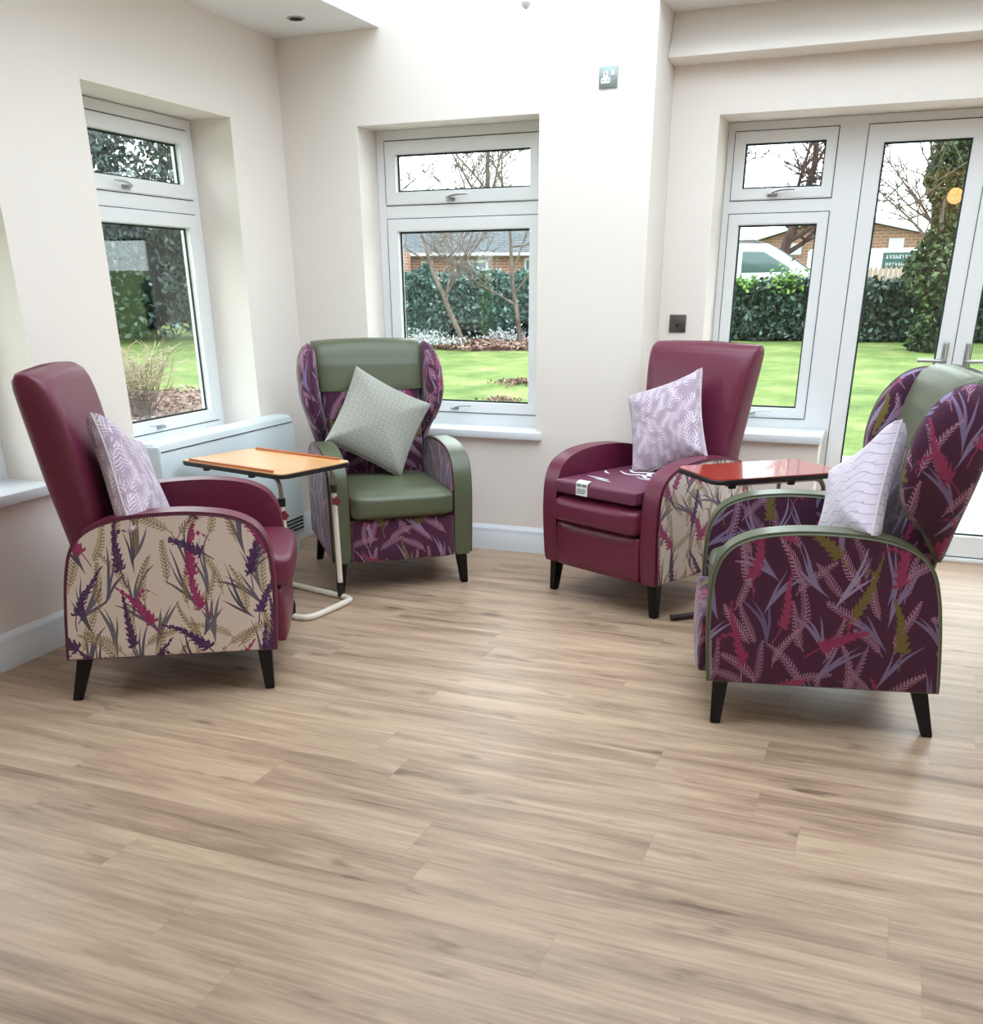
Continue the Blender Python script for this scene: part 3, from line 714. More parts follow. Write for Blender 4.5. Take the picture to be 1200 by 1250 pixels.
def wing(root, s, mat, pipe, uvo):
    out = [(0.050, 0.585), (0.020, 0.72), (-0.008, 0.90), (-0.026, 1.02), (-0.022, 1.090), (0.020, 1.128), (0.080, 1.128), (0.138, 1.098), (0.186, 1.035), (0.214, 0.955), (0.222, 0.87), (0.212, 0.795), (0.180, 0.735), (0.135, 0.700), (0.095, 0.640)]
    o2 = [(p.x, p.z) for p in cat_rom([(a, 0, b) for a, b in out], 4, True)]
    def bend(x, z):
        k = max(0.0, min(1.0, (z - 0.62) / 0.30)); top = max(0.0, (z - 0.98) / 0.16)
        return s * (0.264 + 0.058 * (k * k * (3 - 2 * k)) - 0.020 * top * top + 0.05 * max(0, x - .05))
    w = pad('wing', o2, 0.050, M[mat], root, bend=bend, rings=(1, .985, .95, .88, .75, .55, .3), p=5, uvoff=uvo, centre=(0.09, 0.92))
    tube('piping', [(x, bend(x, z) + s * 0.001, z) for x, z in o2], 0.004, M[pipe], w, 6, closed=True)
    return w
def leg(root, x, y, dx, dy):
    bm = bmesh.new(); t, b = 0.026, 0.017
    top = [bm.verts.new((x + dx * 0 + a * t, y + c * t, 0.165)) for a, c in ((-1, -1), (1, -1), (1, 1), (-1, 1))]
    bot = [bm.verts.new((x + dx + a * b, y + dy + c * b, 0.0)) for a, c in ((-1, -1), (1, -1), (1, 1), (-1, 1))]
    bm.faces.new(top); bm.faces.new(bot[::-1])
    for i in range(4): bm.faces.new((bot[i], bot[(i + 1) % 4], top[(i + 1) % 4], top[i]))
    bmesh.ops.bevel(bm, geom=bm.edges[:], offset=0.003, segments=2, affect='EDGES')
    from_bm('leg', bm, M['leg'], root, 40)
def armchair(loc, ang, label, winged, vin, outer, inner, front, backm, pipe, uvo, protr=0.0, sfront=0.800, seat_z=0.492, legs=True, flare=1.0):
    r = empty('armchair', (loc[0], loc[1], 0), radians(ang)); tag(r, label, 'armchair', 'high-back armchairs around the room')
    for s in (1, -1): arm(r, s, vin, outer, inner, pipe, (uvo[0] + (0 if s > 0 else .37), uvo[1]))
    box('base_frame', 0.055, 0.735, -0.262, 0.262, 0.160, 0.345, M['under'], r)
    # seat cushion with a rolled front, and the padded panel under it
    soft_box('seat_cushion', 0.17, sfront + protr * 0.9, -0.256, 0.256, 0.368, seat_z, 0.036, (0.012, 0.0, 0.012), M[vin], r, 12, uvoff=uvo)
    soft_box('front_panel', 0.700, 0.768 + protr, -0.257, 0.257, 0.157, 0.366, 0.016, (0.010, 0.0, 0.0), M[front], r, 10, uvoff=(uvo[0] + .11, uvo[1] + .3))
    if winged:
        backrest(r, backm, uvo=uvo, zhi=0.925, flare=0.0); backrest(r, vin, 0.905, 1.1435, 'headrest', 0.006, top=False, flare=0.55)
        for s in (1, -1): wing(r, s, backm, pipe, (uvo[0] + s * .31, uvo[1] + .2))
    else:
        b = backrest(r, backm, uvo=uvo, flare=flare)
        bm = bmesh.new()
    for (x, y, dx, dy) in ((0.055, -0.305, -0.050, -0.020), (0.055, 0.305, -0.050, 0.020), (0.700, -0.305, 0.005, -0.015), (0.700, 0.305, 0.005, 0.015)): leg(r, x, y, dx, dy)
    return r
L = armchair((-2.834, 2.746), 30.15, 'burgundy high-back armchair with a cream botanical side panel, at the left beside the baseboard', False, 'wine', 'cream_print', None, 'wine', 'wine', 'pipe_wine', (0, 0), 0.014)
R_ = armchair((-0.870, 4.943), -115.83, 'burgundy high-back armchair under the dark socket, a printed pad on its seat', False, 'wine', 'cream_print', None, 'wine', 'wine', 'pipe_wine', (1.3, 0.7))
G = armchair((-2.636, 4.744), -50.58, 'purple and olive green winged armchair in the corner by the heater, facing the camera', True, 'olive', 'purple_print', 'purple_print', 'purple_print', 'purple_print', 'pipe_wine', (2.1, 1.1))
P = armchair((0.198, 3.579), -168.09, 'purple botanical winged armchair with olive trim, nearest on the right, side towards the camera', True, 'olive', 'purple_print', 'purple_print', 'purple_print', 'purple_print', 'pipe_olive', (4.4, 0.35), 0.012, 0.728)

# ------------------------------------------------------------------ scatter cushions
def cushion(chair, c, u_dir, tilt, yaw, roll, size, mat, pipe, label, thick=0.075, uvo=(0, 0)):
    """c = centre in the chair's frame; the face normal starts along +x, leans back by tilt, turns by yaw, spins by roll"""
    h = size / 2; n = 14; out = []
    for e in range(4):
        a = [(-1, -1), (1, -1), (1, 1), (-1, 1)][e]; b = [(1, -1), (1, 1), (-1, 1), (-1, -1)][e]
        for k in range(n):
            t = k / n; x = a[0] + (b[0] - a[0]) * t; z = a[1] + (b[1] - a[1]) * t
            q = 1 - 0.075 * sin(pi * t) ** 0.8
            out.append((x * h * (q if abs(x) > abs(z) or abs(abs(x) - 1) < 1e-6 else 1), z * h * (q if abs(abs(z) - 1) < 1e-6 else 1)))
    base = Matrix.Rotation(-pi / 2, 4, 'Z')            # pad thickness (y) -> +x
    m = (Matrix.Translation((chair.location.x, chair.location.y, 0)) @ Matrix.Rotation(chair.rotation_euler[2], 4, 'Z') @ Matrix.Translation(c)
         @ Matrix.Rotation(yaw, 4, 'Z') @ Matrix.Rotation(-tilt, 4, 'Y') @ Matrix.Rotation(roll, 4, 'X') @ base)
    r = bpy.data.objects.new('scatter_cushion', None); COL.objects.link(r); r.matrix_world = m; r.empty_display_size = .05
    tag(r, label, 'cushion', 'scatter cushions on the armchairs')
    rr = random.Random(int(size * 1000) + int(c[0] * 100))
    ph = [rr.uniform(0, 6) for _ in range(4)]
    def bend(x, z): return 0.006 * sin(x * 14 + ph[0]) * sin(z * 13 + ph[1])
    p = pad('cover', out, thick, mat, r, bend=bend, rings=(1, .985, .95, .88, .78, .64, .46, .25), p=2.2, uvoff=uvo)
    tube('piping', [(x, bend(x, z), z) for x, z in out], 0.004, pipe, r, 6, closed=True)
    return r
cushion(G, (0.285, -0.005, 0.757), None, 0.33, 0.0, radians(-29), 0.42, M['basket'], M['pipe_sage'], 'grey green woven cushion standing on its corner in the olive winged armchair')
cushion(R_, (0.300, 0.005, 0.790), None, 0.32, 0.0, radians(22), 0.415, M['twig_print'], M['pipe_pale'], 'mauve leaf print cushion leaning in the burgundy armchair with the seat pad')
cushion(L, (0.270, -0.09, 0.745), None, 0.30, 0.0, radians(-22), 0.42, M['twig_print'], M['pipe_pale'], 'mauve leaf print cushion in the leftmost burgundy armchair, seen edge-on', uvo=(.3, .2))
cushion(P, (0.300, 0.07, 0.735), None, 0.34, 0.12, radians(34), 0.405, M['quilt'], M['pipe_pale'], 'pale lilac quilted cushion in the right-hand purple winged armchair')

# pressure pad on the right burgundy chair
pp = empty('seat_pad', (R_.location.x, R_.location.y, 0.506), R_.rotation_euler[2]); tag(pp, 'dark burgundy seat pad with white printed swirls and a white label, on the burgundy armchair', 'seat pad')
soft_box('cover', 0.22, 0.790, -0.250, 0.246, 0.0, 0.066, 0.014, (0.004, 0.0, 0.006), M['wine_pad'], pp, 12)
bm = bmesh.new()
add_prism(bm, [(0.7975, 0.008), (0.7975, 0.058), (0.7965, 0.066), (0.78, 0.0735), (0.770, 0.0745), (0.770, 0.0735), (0.79, 0.0655), (0.7950, 0.058), (0.7950, 0.008)], -0.105, -0.035)
lb = from_bm('label', bm, M['white_print'], pp, 0); lb['label'] = 'white sewn label with grey print'
bm = bmesh.new()
for i, (a, b, zz) in enumerate(((-.100, -.072, .050), (-.066, -.040, .050), (-.100, -.045, .034), (-.100, -.045, .026), (-.100, -.05, .018))): add_box(bm, 0.7972, 0.7982, a, b, zz, zz + 0.004 + (0.006 if i < 2 else 0))
from_bm('label_print', bm, M['label_ink'], lb, 0)
# printed swirls, thin ink lying on the cover
bm = bmesh.new()
def ribbon(bm, pts, w, z):
    P = cat_rom([(a, b, z) for a, b in pts], 6); n = len(P); L_ = []; Q_ = []
    for i in range(n):
        d = (P[min(i + 1, n - 1)] - P[max(i - 1, 0)]).normalized(); nn = Vector((-d.y, d.x, 0)); ww = w * (0.25 + 0.75 * sin(pi * i / (n - 1)))
        L_.append(bm.verts.new(P[i] + nn * ww)); Q_.append(bm.verts.new(P[i] - nn * ww))
    for i in range(n - 1): bm.faces.new((L_[i], L_[i + 1], Q_[i + 1], Q_[i]))
zt = 0.0728
for pts, w in (([(0.40, -0.12), (0.44, -0.06), (0.40, 0.0), (0.46, 0.05), (0.42, 0.12)], 0.013), ([(0.46, -0.13), (0.50, -0.05), (0.47, 0.02), (0.52, 0.08), (0.49, 0.16)], 0.010),
               ([(0.36, -0.03), (0.40, 0.05), (0.36, 0.12), (0.40, 0.18)], 0.010), ([(0.43, 0.10), (0.48, 0.12), (0.49, 0.18), (0.44, 0.20), (0.42, 0.15)], 0.008),
               ([(0.52, 0.02), (0.55, 0.09), (0.53, 0.16), (0.56, 0.21)], 0.006), ([(0.50, -0.19), (0.53, -0.16), (0.55, -0.12)], 0.006),
               ([(0.66, -0.16), (0.67, -0.08), (0.68, -0.01)], 0.008), ([(0.69, -0.09), (0.70, -0.02), (0.71, 0.03)], 0.006), ([(0.34, -0.10), (0.37, -0.04), (0.35, 0.03)], 0.012)):
    ribbon(bm, pts, w, zt)
from_bm('printed_swirls', bm, M['white_print'], pp, 0)

# ================================================================== OVERBED TABLES
def rounded_rect(hx, hy, r, n=5):
    out = []
    for cx_, cy_, a0 in ((hx - r, hy - r, 0), (-hx + r, hy - r, 90), (-hx + r, -hy + r, 180), (hx - r, -hy + r, 270)):
        for k in range(n + 1):
            a = radians(a0 + 90 * k / n); out.append((cx_ + r * cos(a), cy_ + r * sin(a)))
    return out
def overbed_table(label, c, ang, sx, sy, z, top_mat, edge, ledge, tube_mat, upper_mat, feet, armlen, collars, knobs):
    """top centred at c, long axis x; feet = two posts (local xy); base arms run towards -x"""
    r = empty('overbed_table', (c[0], c[1], 0), radians(ang)); tag(r, label, 'table')
    tp = prism('tabletop', rounded_rect(sx / 2 - .004, sy / 2 - .004, 0.04), z - 0.004, z, M[top_mat], r, axis='z')
    prism('edge_band', rounded_rect(sx / 2, sy / 2, 0.045), z - 0.022, z - 0.0035, M[edge], tp, axis='z', bev=0.004)
    if ledge:
        for s in (-1, 1): box('ledge', -sx * 0.42, sx * 0.40, s * (sy / 2 - 0.020) - 0.006, s * (sy / 2 - 0.020) + 0.006, z, z + 0.010, M[ledge], tp, 0.003)
    bm = bmesh.new(); (x1, y1), (x2, y2) = feet; rb = 0.0145; zz = rb
    ys, yl = (1, -1) if y1 > y2 else (-1, 1)
    pts = [(x1 - armlen, y1, zz), (x1 - 0.05, y1, zz), (x1 + 0.035, y1 , zz), (x1 + 0.075, y1 - 0.015 * ys, zz), (x1 + 0.09, y1 - 0.055 * ys, zz), (x2 + 0.09, y2 + 0.055 * ys, zz), (x2 + 0.075, y2 + 0.015 * ys, zz), (x2 + 0.035, y2, zz), (x2 - 0.05, y2, zz), (x2 - armlen, y2, zz)]
    P_ = []
    for a, b in zip(pts, pts[1:]): P_ += [Vector(a).lerp(Vector(b), k / 6) for k in range(6)]
    P_.append(Vector(pts[-1]))
    for _ in range(3): P_ = [P_[0]] + [(P_[i - 1] + P_[i] * 2 + P_[i + 1]) / 4 for i in range(1, len(P_) - 1)] + [P_[-1]]
    add_tube(bm, P_, rb, 12)
    bs = from_bm('base', bm, M[tube_mat], r, 50)
    for (px, py), (tx, ty) in zip(feet, ((feet[0][0], feet[0][1]), (feet[1][0], feet[1][1]))):
        zj = z - 0.145
        ps = tube('post', [(px, py, 0.03), (px, py, zj)], 0.013, M[tube_mat], r, 14)
        tube('support_tube', cat_rom([(px, py, zj - 0.02), (px, py, z - 0.085), (px - 0.008, py, z - 0.055), (px - 0.035, py, z - 0.034), (px - 0.10, py * 0.97, z - 0.0315), (-sx * 0.36, py * 0.92, z - 0.0315)], 6), 0.0095, M[upper_mat], ps, 12)
        if collars:
            tube('collar', [(px, py, zj - 0.012), (px, py, zj + 0.022)], 0.0165, M['black'], ps, 14)
            bm = bmesh.new(); add_tube(bm, [(px, py, 0.012), (px, py, 0.085)], 0.0175, 14); add_tube(bm, [(px, py, 0.055), (px, py, 0.066)], 0.0195, 14)
            from_bm('socket_joint', bm, M['black'], ps, 50)
        if knobs:
            bm = bmesh.new()
            d = Vector((0.80, -0.55, 0)).normalized()
            add_tube(bm, [Vector((px, py, zj - 0.045)) + d * 0.010, Vector((px, py, zj - 0.045)) + d * 0.034], 0.006, 8)
            cen = Vector((px, py, zj - 0.045)) + d * 0.040
            side = Vector((-d.y, d.x, 0))
            ring = []
            for k in range(30):
                a = 2 * pi * k / 30; rr = 0.019 + 0.003 * cos(5 * a)
                ring.append((rr * cos(a), rr * sin(a)))
            A = [bm.verts.new(cen - d * 0.007 + side * a + Vector((0, 0, b))) for a, b in ring]
            B = [bm.verts.new(cen + d * 0.007 + side * a + Vector((0, 0, b))) for a, b in ring]
            bm.faces.new(A); bm.faces.new(B[::-1])
            for k in range(30): bm.faces.new((A[k], B[k], B[(k + 1) % 30], A[(k + 1) % 30]))
            from_bm('knob', bm, M['knob'], ps, 40)['label'] = 'dark red five-lobed clamping knob'
    for x in (-sx * 0.33, sx * 0.12):
        for s in (-1, 1): box('bracket', x - 0.012, x + 0.012, s * sy * .36 - 0.010, s * sy * .36 + 0.010, z - 0.046, z - 0.021, M['black'], r)
    return r
def local(c, ang, p):
    a = radians(ang); dx, dy = p[0] - c[0], p[1] - c[1]
    return (dx * cos(a) + dy * sin(a), -dx * sin(a) + dy * cos(a))
c1, a1 = (-2.640, 3.760), -14.5
overbed_table('beech-topped overbed table on a cream tube base, beside the leftmost burgundy armchair', c1, a1, 0.690, 0.435, 0.675, 'beech', 'black', 'beech_edge', 'cream_tube', 'grey_tube',
              (local(c1, a1, (-2.440, 3.565)), local(c1, a1, (-2.384, 3.913))), 0.50, True, True)
c2, a2 = (-0.484, 4.155), 39.0
overbed_table('mahogany-topped overbed table on dark tube legs, between the two right-hand armchairs', c2, a2, 0.600, 0.350, 0.700, 'mahog', 'black', None, 'brown_tube', 'grey_tube',
              ((0.235, -0.120), (0.235, 0.205)), 0.485, False, False)

# ================================================================== THE GARDEN
def gz(x, y): return -0.15 + 0.034 * max(0.0, math.hypot(x, y) - 6.0)
def ground():
    bm = bmesh.new(); radii = [0.5, 3, 6, 8, 10, 12, 14, 16, 18, 20, 22, 25, 30, 40, 60, 90]; N = 96
    c = bm.verts.new((0, 0, -0.16)); prev = None
    for r in radii:
        ring = [bm.verts.new((r * cos(2 * pi * k / N), r * sin(2 * pi * k / N), gz(r, 0) - 0.01)) for k in range(N)]
        for k in range(N):
            if prev is None: bm.faces.new((c, ring[k], ring[(k + 1) % N]))
            else: bm.faces.new((prev[k], ring[k], ring[(k + 1) % N], prev[(k + 1) % N]))
        prev = ring
    return structure(from_bm('lawn', bm, M['grass'], smooth=60))
ground()
def sheet(name, pts, mat, lift=0.012, n=10):
    """low mound over an irregular outline following the slope"""
    cx_ = sum(p[0] for p in pts) / len(pts); cy_ = sum(p[1] for p in pts) / len(pts)
    o = [Vector(p) for p in cat_rom([(a, b, 0) for a, b in pts], 5, True)]
    bm = bmesh.new(); prev = None
    for k in (1, .8, .55, .3, .05):
        ring = []
        for p in o:
            x = cx_ + (p.x - cx_) * k; y = cy_ + (p.y - cy_) * k
            ring.append(bm.verts.new((x, y, gz(x, y) - 0.02 + (lift + 0.02) * (1 - k ** 6))))
        if prev:
            for i in range(len(o)): bm.faces.new((prev[i], prev[(i + 1) % len(o)], ring[(i + 1) % len(o)], ring[i]))
        prev = ring
    bm.faces.new(prev)
    return from_bm(name, bm, mat, None, 60)
structure(box('patio', -3.2, 4.0, 5.9, 9.9, -0.16, -0.04, M['paving']))
bedp = [(-10.3, 18.2), (-8.6, 17.6), (-7.6, 17.4), (-6.4, 17.9), (-5.6, 18.9), (-5.3, 20.2), (-7.2, 21.6), (-9.6, 20.6), (-11.0, 19.6)]
structure(sheet('flower_bed', bedp, M['soil'], 0.04))
bed2 = [(-9.6, 9.2), (-8.6, 8.4), (-7.2, 8.3), (-6.6, 9.2), (-7.6, 11.0), (-9.0, 11.2)]
structure(sheet('border_bed', bed2, M['soil'], 0.03))

def leaves(name, samples, size, mat, parent=None, r=rnd, aspect=1.1, up=0.0, hard=0.5):
    verts = []; faces = []
    for (x, y, z) in samples:
        s = size * r.uniform(0.6, 1.25)
        n = Vector((r.gauss(0, 1), r.gauss(0, 1), r.gauss(0, 1) + up)).normalized()
        a = Vector((r.gauss(0, 1), r.gauss(0, 1), r.gauss(0, 1))); u = n.cross(a).normalized(); w = n.cross(u)
        p = Vector((x, y, z)); i = len(verts)
        verts += [tuple(p - u * s), tuple(p - w * s * aspect * .5 + n * s * .12), tuple(p + u * s), tuple(p + w * s * aspect * .5 + n * s * .12)]
        faces.append((i, i + 1, i + 2, i + 3))
    me = bpy.data.meshes.new(name); me.from_pydata(verts, [], faces); me.update()
    return link(name, me, mat, parent, 0, uv=False)
def hedge(name, p0, p1, depth, height, n, mat, label, size=0.07, hfun=None, seed=1):
    r = random.Random(seed); a = Vector((p0[0], p0[1], 0)); b = Vector((p1[0], p1[1], 0)); d = b - a; L_ = d.length; d.normalize(); nn = Vector((-d.y, d.x, 0))
    if nn.dot(-(a + b) / 2) < 0: nn = -nn   # towards the house
    root = empty(name, (a.x, a.y, gz(a.x, a.y))); tag(root, label, 'hedge')
    inv = Matrix.Translation(-root.location)
    bm = bmesh.new(); M_ = 14; rows = []
    for i in range(M_ + 1):
        p = a + d * L_ * i / M_; g = gz(p.x, p.y) - .05; hh = (hfun(i / M_) if hfun else 1) * height
        rows.append([bm.verts.new(p + nn * o + Vector((0, 0, g + z))) for o, z in ((depth * .36, 0), (depth * .36, hh * .9), (-depth * .3, hh * .92), (-depth * .3, 0))])
    for A, B in zip(rows, rows[1:]):
        for k in range(4): bm.faces.new((A[k], A[(k + 1) % 4], B[(k + 1) % 4], B[k]))
    bm.faces.new(rows[0]); bm.faces.new(rows[-1][::-1])
    from_bm('shaded_core', bm, M['hedge_core'], root, 0, mtx=inv)
    pts = []
    for _ in range(n):
        t = r.random(); p = a + d * L_ * t; hh = (hfun(t) if hfun else 1) * height * (1 + .05 * sin(t * 31) + .03 * sin(t * 77))
        if r.random() < 0.75: q = p + nn * (depth * .5 + r.gauss(0, .05) + .06 * sin(t * 50) + 0.05 * sin(r.random() * 6)); z = r.random() * hh
        else: q = p + nn * r.uniform(-depth * .4, depth * .5); z = hh + r.gauss(0, .05)
        pts.append((q.x - root.location.x, q.y - root.location.y, gz(p.x, p.y) + z - root.location.z))
    leaves('foliage', pts, size, mat, root, r)
    return root
hedge('garden_hedge', (-10.9, 19.1), (-5.6, 22.0), 0.9, 1.17, 26000, M['teal_hedge'], 'tall blue green hedge behind the flower bed, seen through the middle window', 0.058, seed=3)
hedge('garden_hedge', (-5.2, 21.4), (9.5, 22.2), 0.9, 1.02, 46000, M['hedge'], 'dark green ivy hedge across the lawn in front of the parked car', 0.062, seed=4)

def tree_mesh(base, h, r0, levels, seed, lean=(0, 0), spread=0.75, start=0.35, nb=4, bmat='bark', droop=0.0, tw=0.006):
    r = random.Random(seed); bm = bmesh.new()
    def grow(p, d, ln, rad, lev):
        n = 5; pts = [p.copy()]; q = p.copy(); dd = d.copy()
        for i in range(n):
            dd = (dd + Vector((r.gauss(0, .10), r.gauss(0, .10), r.gauss(0, .06) + (0.05 if lev else 0)))).normalized(); q = q + dd * ln / n; pts.append(q.copy())
        re = max(tw * .6, rad * (0.55 if lev else 0.6))
        add_tube(bm, pts, lambda t: rad + (re - rad) * t, 7 if lev == 0 else (5 if lev < 3 else 3), cap=False)
        if lev >= levels: return
        for k in range(nb if lev < 2 else nb - 1):
            t = start + (1 - start) * (k + r.random() * .8) / nb if lev == 0 else 0.3 + 0.7 * (k + r.random()) / nb
            t = min(t, 1.0); i = min(int(t * n), n - 1); bp0 = pts[i].lerp(pts[i + 1], t * n - i)
            ax = Vector((r.gauss(0, 1), r.gauss(0, 1), r.gauss(0, .35))).normalized()
            nd = (dd * (1 - spread * .6) + ax * spread).normalized(); nd.z = nd.z * .8 + .18 - droop
            grow(bp0, nd.normalized(), ln * r.uniform(.5, .72), max(tw, rad * (1 - t * .4) * .55), lev + 1)
        grow(q, dd, ln * .6, re, lev + 1)
    grow(Vector(base), Vector((lean[0], lean[1], 1)).normalized(), h, r0, 0)
    return bm
def bare_tree(x, y, h, r0, levels, seed, label, group=None, **k):
    z = gz(x, y) - .05
    bm = tree_mesh((0, 0, 0), h, r0, levels, seed, **{a: b for a, b in k.items() if a != 'mat'})
    o = from_bm('bare_tree', bm, M[k.get('mat', 'bark')] if k.get('mat') else M['bark'], None, 60)
    o.location = (x, y, z); tag(o, label, 'tree', group); return o
bare_tree(-7.80, 17.95, 1.9, 0.055, 4, 11, 'slim bare tree leaning left in the flower bed, beside the white flowers', lean=(-0.28, -0.05), nb=4, tw=0.007)
bare_tree(-7.00, 18.80, 1.9, 0.050, 4, 23, 'slim bare tree at the right end of the flower bed', lean=(-0.26, 0.0), nb=4, tw=0.007)
for i, (x, y, h, s, lb_) in enumerate(((-21.0, 40.5, 4.5, 5, 'bare tree behind the brick bungalow, leftmost in the middle window'), (-17.2, 42.0, 4.3, 6, 'bushy bare tree behind the middle of the bungalow roof'), (-14.4, 42.5, 4.4, 8, 'bare tree behind the right end of the bungalow roof'))):
    bare_tree(x, y, h, 0.16, 5, s, lb_, lean=(0.05, 0), nb=4, tw=0.016, start=.45)
bare_tree(-3.6, 29.0, 3.0, 0.17, 4, 31, 'large bare winter tree with spreading crooked branches behind the parked car', lean=(0.04, 0), nb=5, tw=0.014, start=0.5, mat='bark_dark', spread=.9)
bare_tree(-7.6, 38.5, 3.2, 0.18, 5, 37, 'bare tree at the far left of the sidelight window', nb=4, tw=0.016, mat='bark_dark')
# ivy-clad tree by the door
it = empty('ivy_clad_tree', (0.50, 19.6, gz(.5, 19.6))); tag(it, 'tall ivy-covered tree beyond the French doors', 'tree')
bm = tree_mesh((0, 0, -.1), 2.0, 0.085, 3, 41, lean=(-0.12, 0), nb=4, start=.7, tw=0.012); from_bm('trunk', bm, M['bark'], it, 60)
r5 = random.Random(9); pts = []
for _ in range(15000):
    t = r5.random() ** 0.8; z = t * 4.2; rad = 0.60 + 0.16 * sin(z * 2.1) + 0.10 * sin(z * 5 + 1) - 0.12 * (z > 3.6) - (0.22 if z < 0.9 else 0)
    a = r5.uniform(0, 2 * pi); rr = rad * sqrt(r5.uniform(.35, 1)) * (1 + .15 * sin(a * 3 + z * 2))
    pts.append((rr * cos(a) + 0.02 * z, rr * sin(a), z))
leaves('ivy', pts, 0.06, M['ivy'], it, r5)
lm = from_bm('inner_bare_tree', tree_mesh((-.2, .1, 0), 2.3, 0.045, 3, 52, lean=(-0.06, 0), nb=4, tw=0.010, start=.8, spread=1.0), M['bark'], it, 60)  # a second bare tree standing inside the ivy, parented to it
# bright shoots on top of the hedge
for i, (x, y, s, lb_) in enumerate(((-3.10, 21.2, .24, 'bright green shoots on the hedge top, left of the car roof bar'), (-2.35, 21.2, .34, 'large tuft of bright green shoots on the hedge in front of the car'))):
    r6 = random.Random(60 + i); q = [(r6.gauss(0, s * .5), r6.gauss(0, .12), abs(r6.gauss(0, s * .5))) for _ in range(500)]
    q = [(a, b, c - .1) for a, b, c in q]
    o = leaves('green_shoots', q, 0.05, M['bright_leaf'], None, r6); o.location = (x, y, gz(x, y) + 0.97); tag(o, lb_, 'plant')
hedge('evergreen_hedge', (-25.5, 13.5), (-15.5, 24.5), 1.2, 2.5, 30000, M['holly'], 'tall dark evergreen hedge closing the view through the left window', 0.10, seed=8)
# evergreen mass and shrub seen through the left window
def evergreen(x, y, h, rad, n, seed, label, size=.075, mat='holly'):
    r = random.Random(seed); root = empty('evergreen_tree', (x, y, gz(x, y))); tag(root, label, 'tree', 'evergreens beyond the left window')
    bm = tree_mesh((0, 0, -.1), h * .5, 0.14, 2, seed, nb=4, tw=0.02); from_bm('trunk', bm, M['bark_dark'], root, 60)
    blobs = [(r.uniform(-.6, .6) * rad, r.uniform(-.6, .6) * rad, h * r.uniform(.10, .95), rad * r.uniform(.4, .7)) for _ in range(16)]
    pts = []
    for _ in range(n):
        b = r.choice(blobs); d = Vector((r.gauss(0, 1), r.gauss(0, 1), r.gauss(0, 1))).normalized() * b[3] * r.uniform(.75, 1.05)
        z = b[2] + d.z
        if z > 0.05: pts.append((b[0] + d.x, b[1] + d.y, z))
    leaves('foliage', pts, size, M[mat], root, r)
    bm = bmesh.new()
    for b in blobs:
        if b[2] < h * .6:
            g = bmesh.ops.create_icosphere(bm, subdivisions=1, radius=b[3] * .72)['verts']
            for v in g: v.co += Vector((b[0], b[1], max(b[2], b[3] * .72)))
    from_bm('shaded_core', bm, M['hedge_core'], root, 0)
    return root
for i, (x, y, h, rad, lb_) in enumerate(((-15.8, 14.6, 3.6, 1.6, 'dark evergreen tree left of the shrub, through the left window'), (-14.6, 17.2, 4.4, 1.8, 'dark evergreen tree directly beyond the bare shrub'), (-12.7, 18.9, 4.8, 1.7, 'dark evergreen tree filling the right side of the left window'), (-18.9, 12.6, 3.2, 1.7, 'dark evergreen at the far left edge of the left window'))):
    evergreen(x, y, h, rad, 13000, 70 + i, lb_)
def shrub(x, y, n, h, seed, label):
    r = random.Random(seed); root = empty('bare_shrub', (x, y, gz(x, y))); tag(root, label, 'shrub')
    bm = bmesh.new(); bt = bmesh.new()
    for _ in range(n):
        a = r.uniform(0, 2 * pi); sp = r.uniform(.1, .55); hh = h * r.uniform(.6, 1)
        p = [Vector((r.gauss(0, .05), r.gauss(0, .05), 0))]; d = Vector((cos(a) * sp, sin(a) * sp, 1)).normalized()
        for i in range(5):
            d = (d + Vector((r.gauss(0, .14), r.gauss(0, .14), 0))).normalized(); p.append(p[-1] + d * hh / 5)
        add_tube(bm, p, lambda t: 0.007 - .004 * t, 4, cap=False)
        for j in range(7):
            q = p[r.randint(3, 5)]; e = q + Vector((r.gauss(0, .14), r.gauss(0, .14), r.uniform(-.02, .2)))
            add_tube(bt, [q, (q + e) / 2 + Vector((r.gauss(0, .02), r.gauss(0, .02), .01)), e], 0.003, 3, cap=False)
    from_bm('stems', bm, M['twigs'], root, 0); from_bm('dry_flower_heads', bt, M['twig_pale'], root, 0)
    return root
shrub(-7.75, 8.85, 70, 0.78, 5, 'leafless twiggy shrub with pale dry heads outside the left window')
# planting in the bed
r7 = random.Random(12)
def in_poly(p, poly):
    c = False; j = len(poly) - 1
    for i in range(len(poly)):
        if (poly[i][1] > p[1]) != (poly[j][1] > p[1]) and p[0] < (poly[j][0] - poly[i][0]) * (p[1] - poly[i][1]) / (poly[j][1] - poly[i][1]) + poly[i][0]: c = not c
        j = i
    return c
def scatter(poly, n, zup=0.03):
    out = []; xs = [p[0] for p in poly]; ys = [p[1] for p in poly]
    while len(out) < n:
        p = (r7.uniform(min(xs), max(xs)), r7.uniform(min(ys), max(ys)))
        if in_poly(p, poly): out.append((p[0], p[1], gz(*p) + zup + abs(r7.gauss(0, .015))))
    return out
o = leaves('leaf_litter', scatter(bedp, 5200, .04), 0.07, M['litter'], None, r7, up=2.0); tag(o, 'fallen brown leaves covering the flower bed below the hedge', 'leaf litter', kind='stuff')
o = leaves('leaf_litter', scatter(bed2, 2500, .02), 0.035, M['litter'], None, r7, up=2.0); tag(o, 'fallen leaves on the border outside the left window', 'leaf litter', kind='stuff')
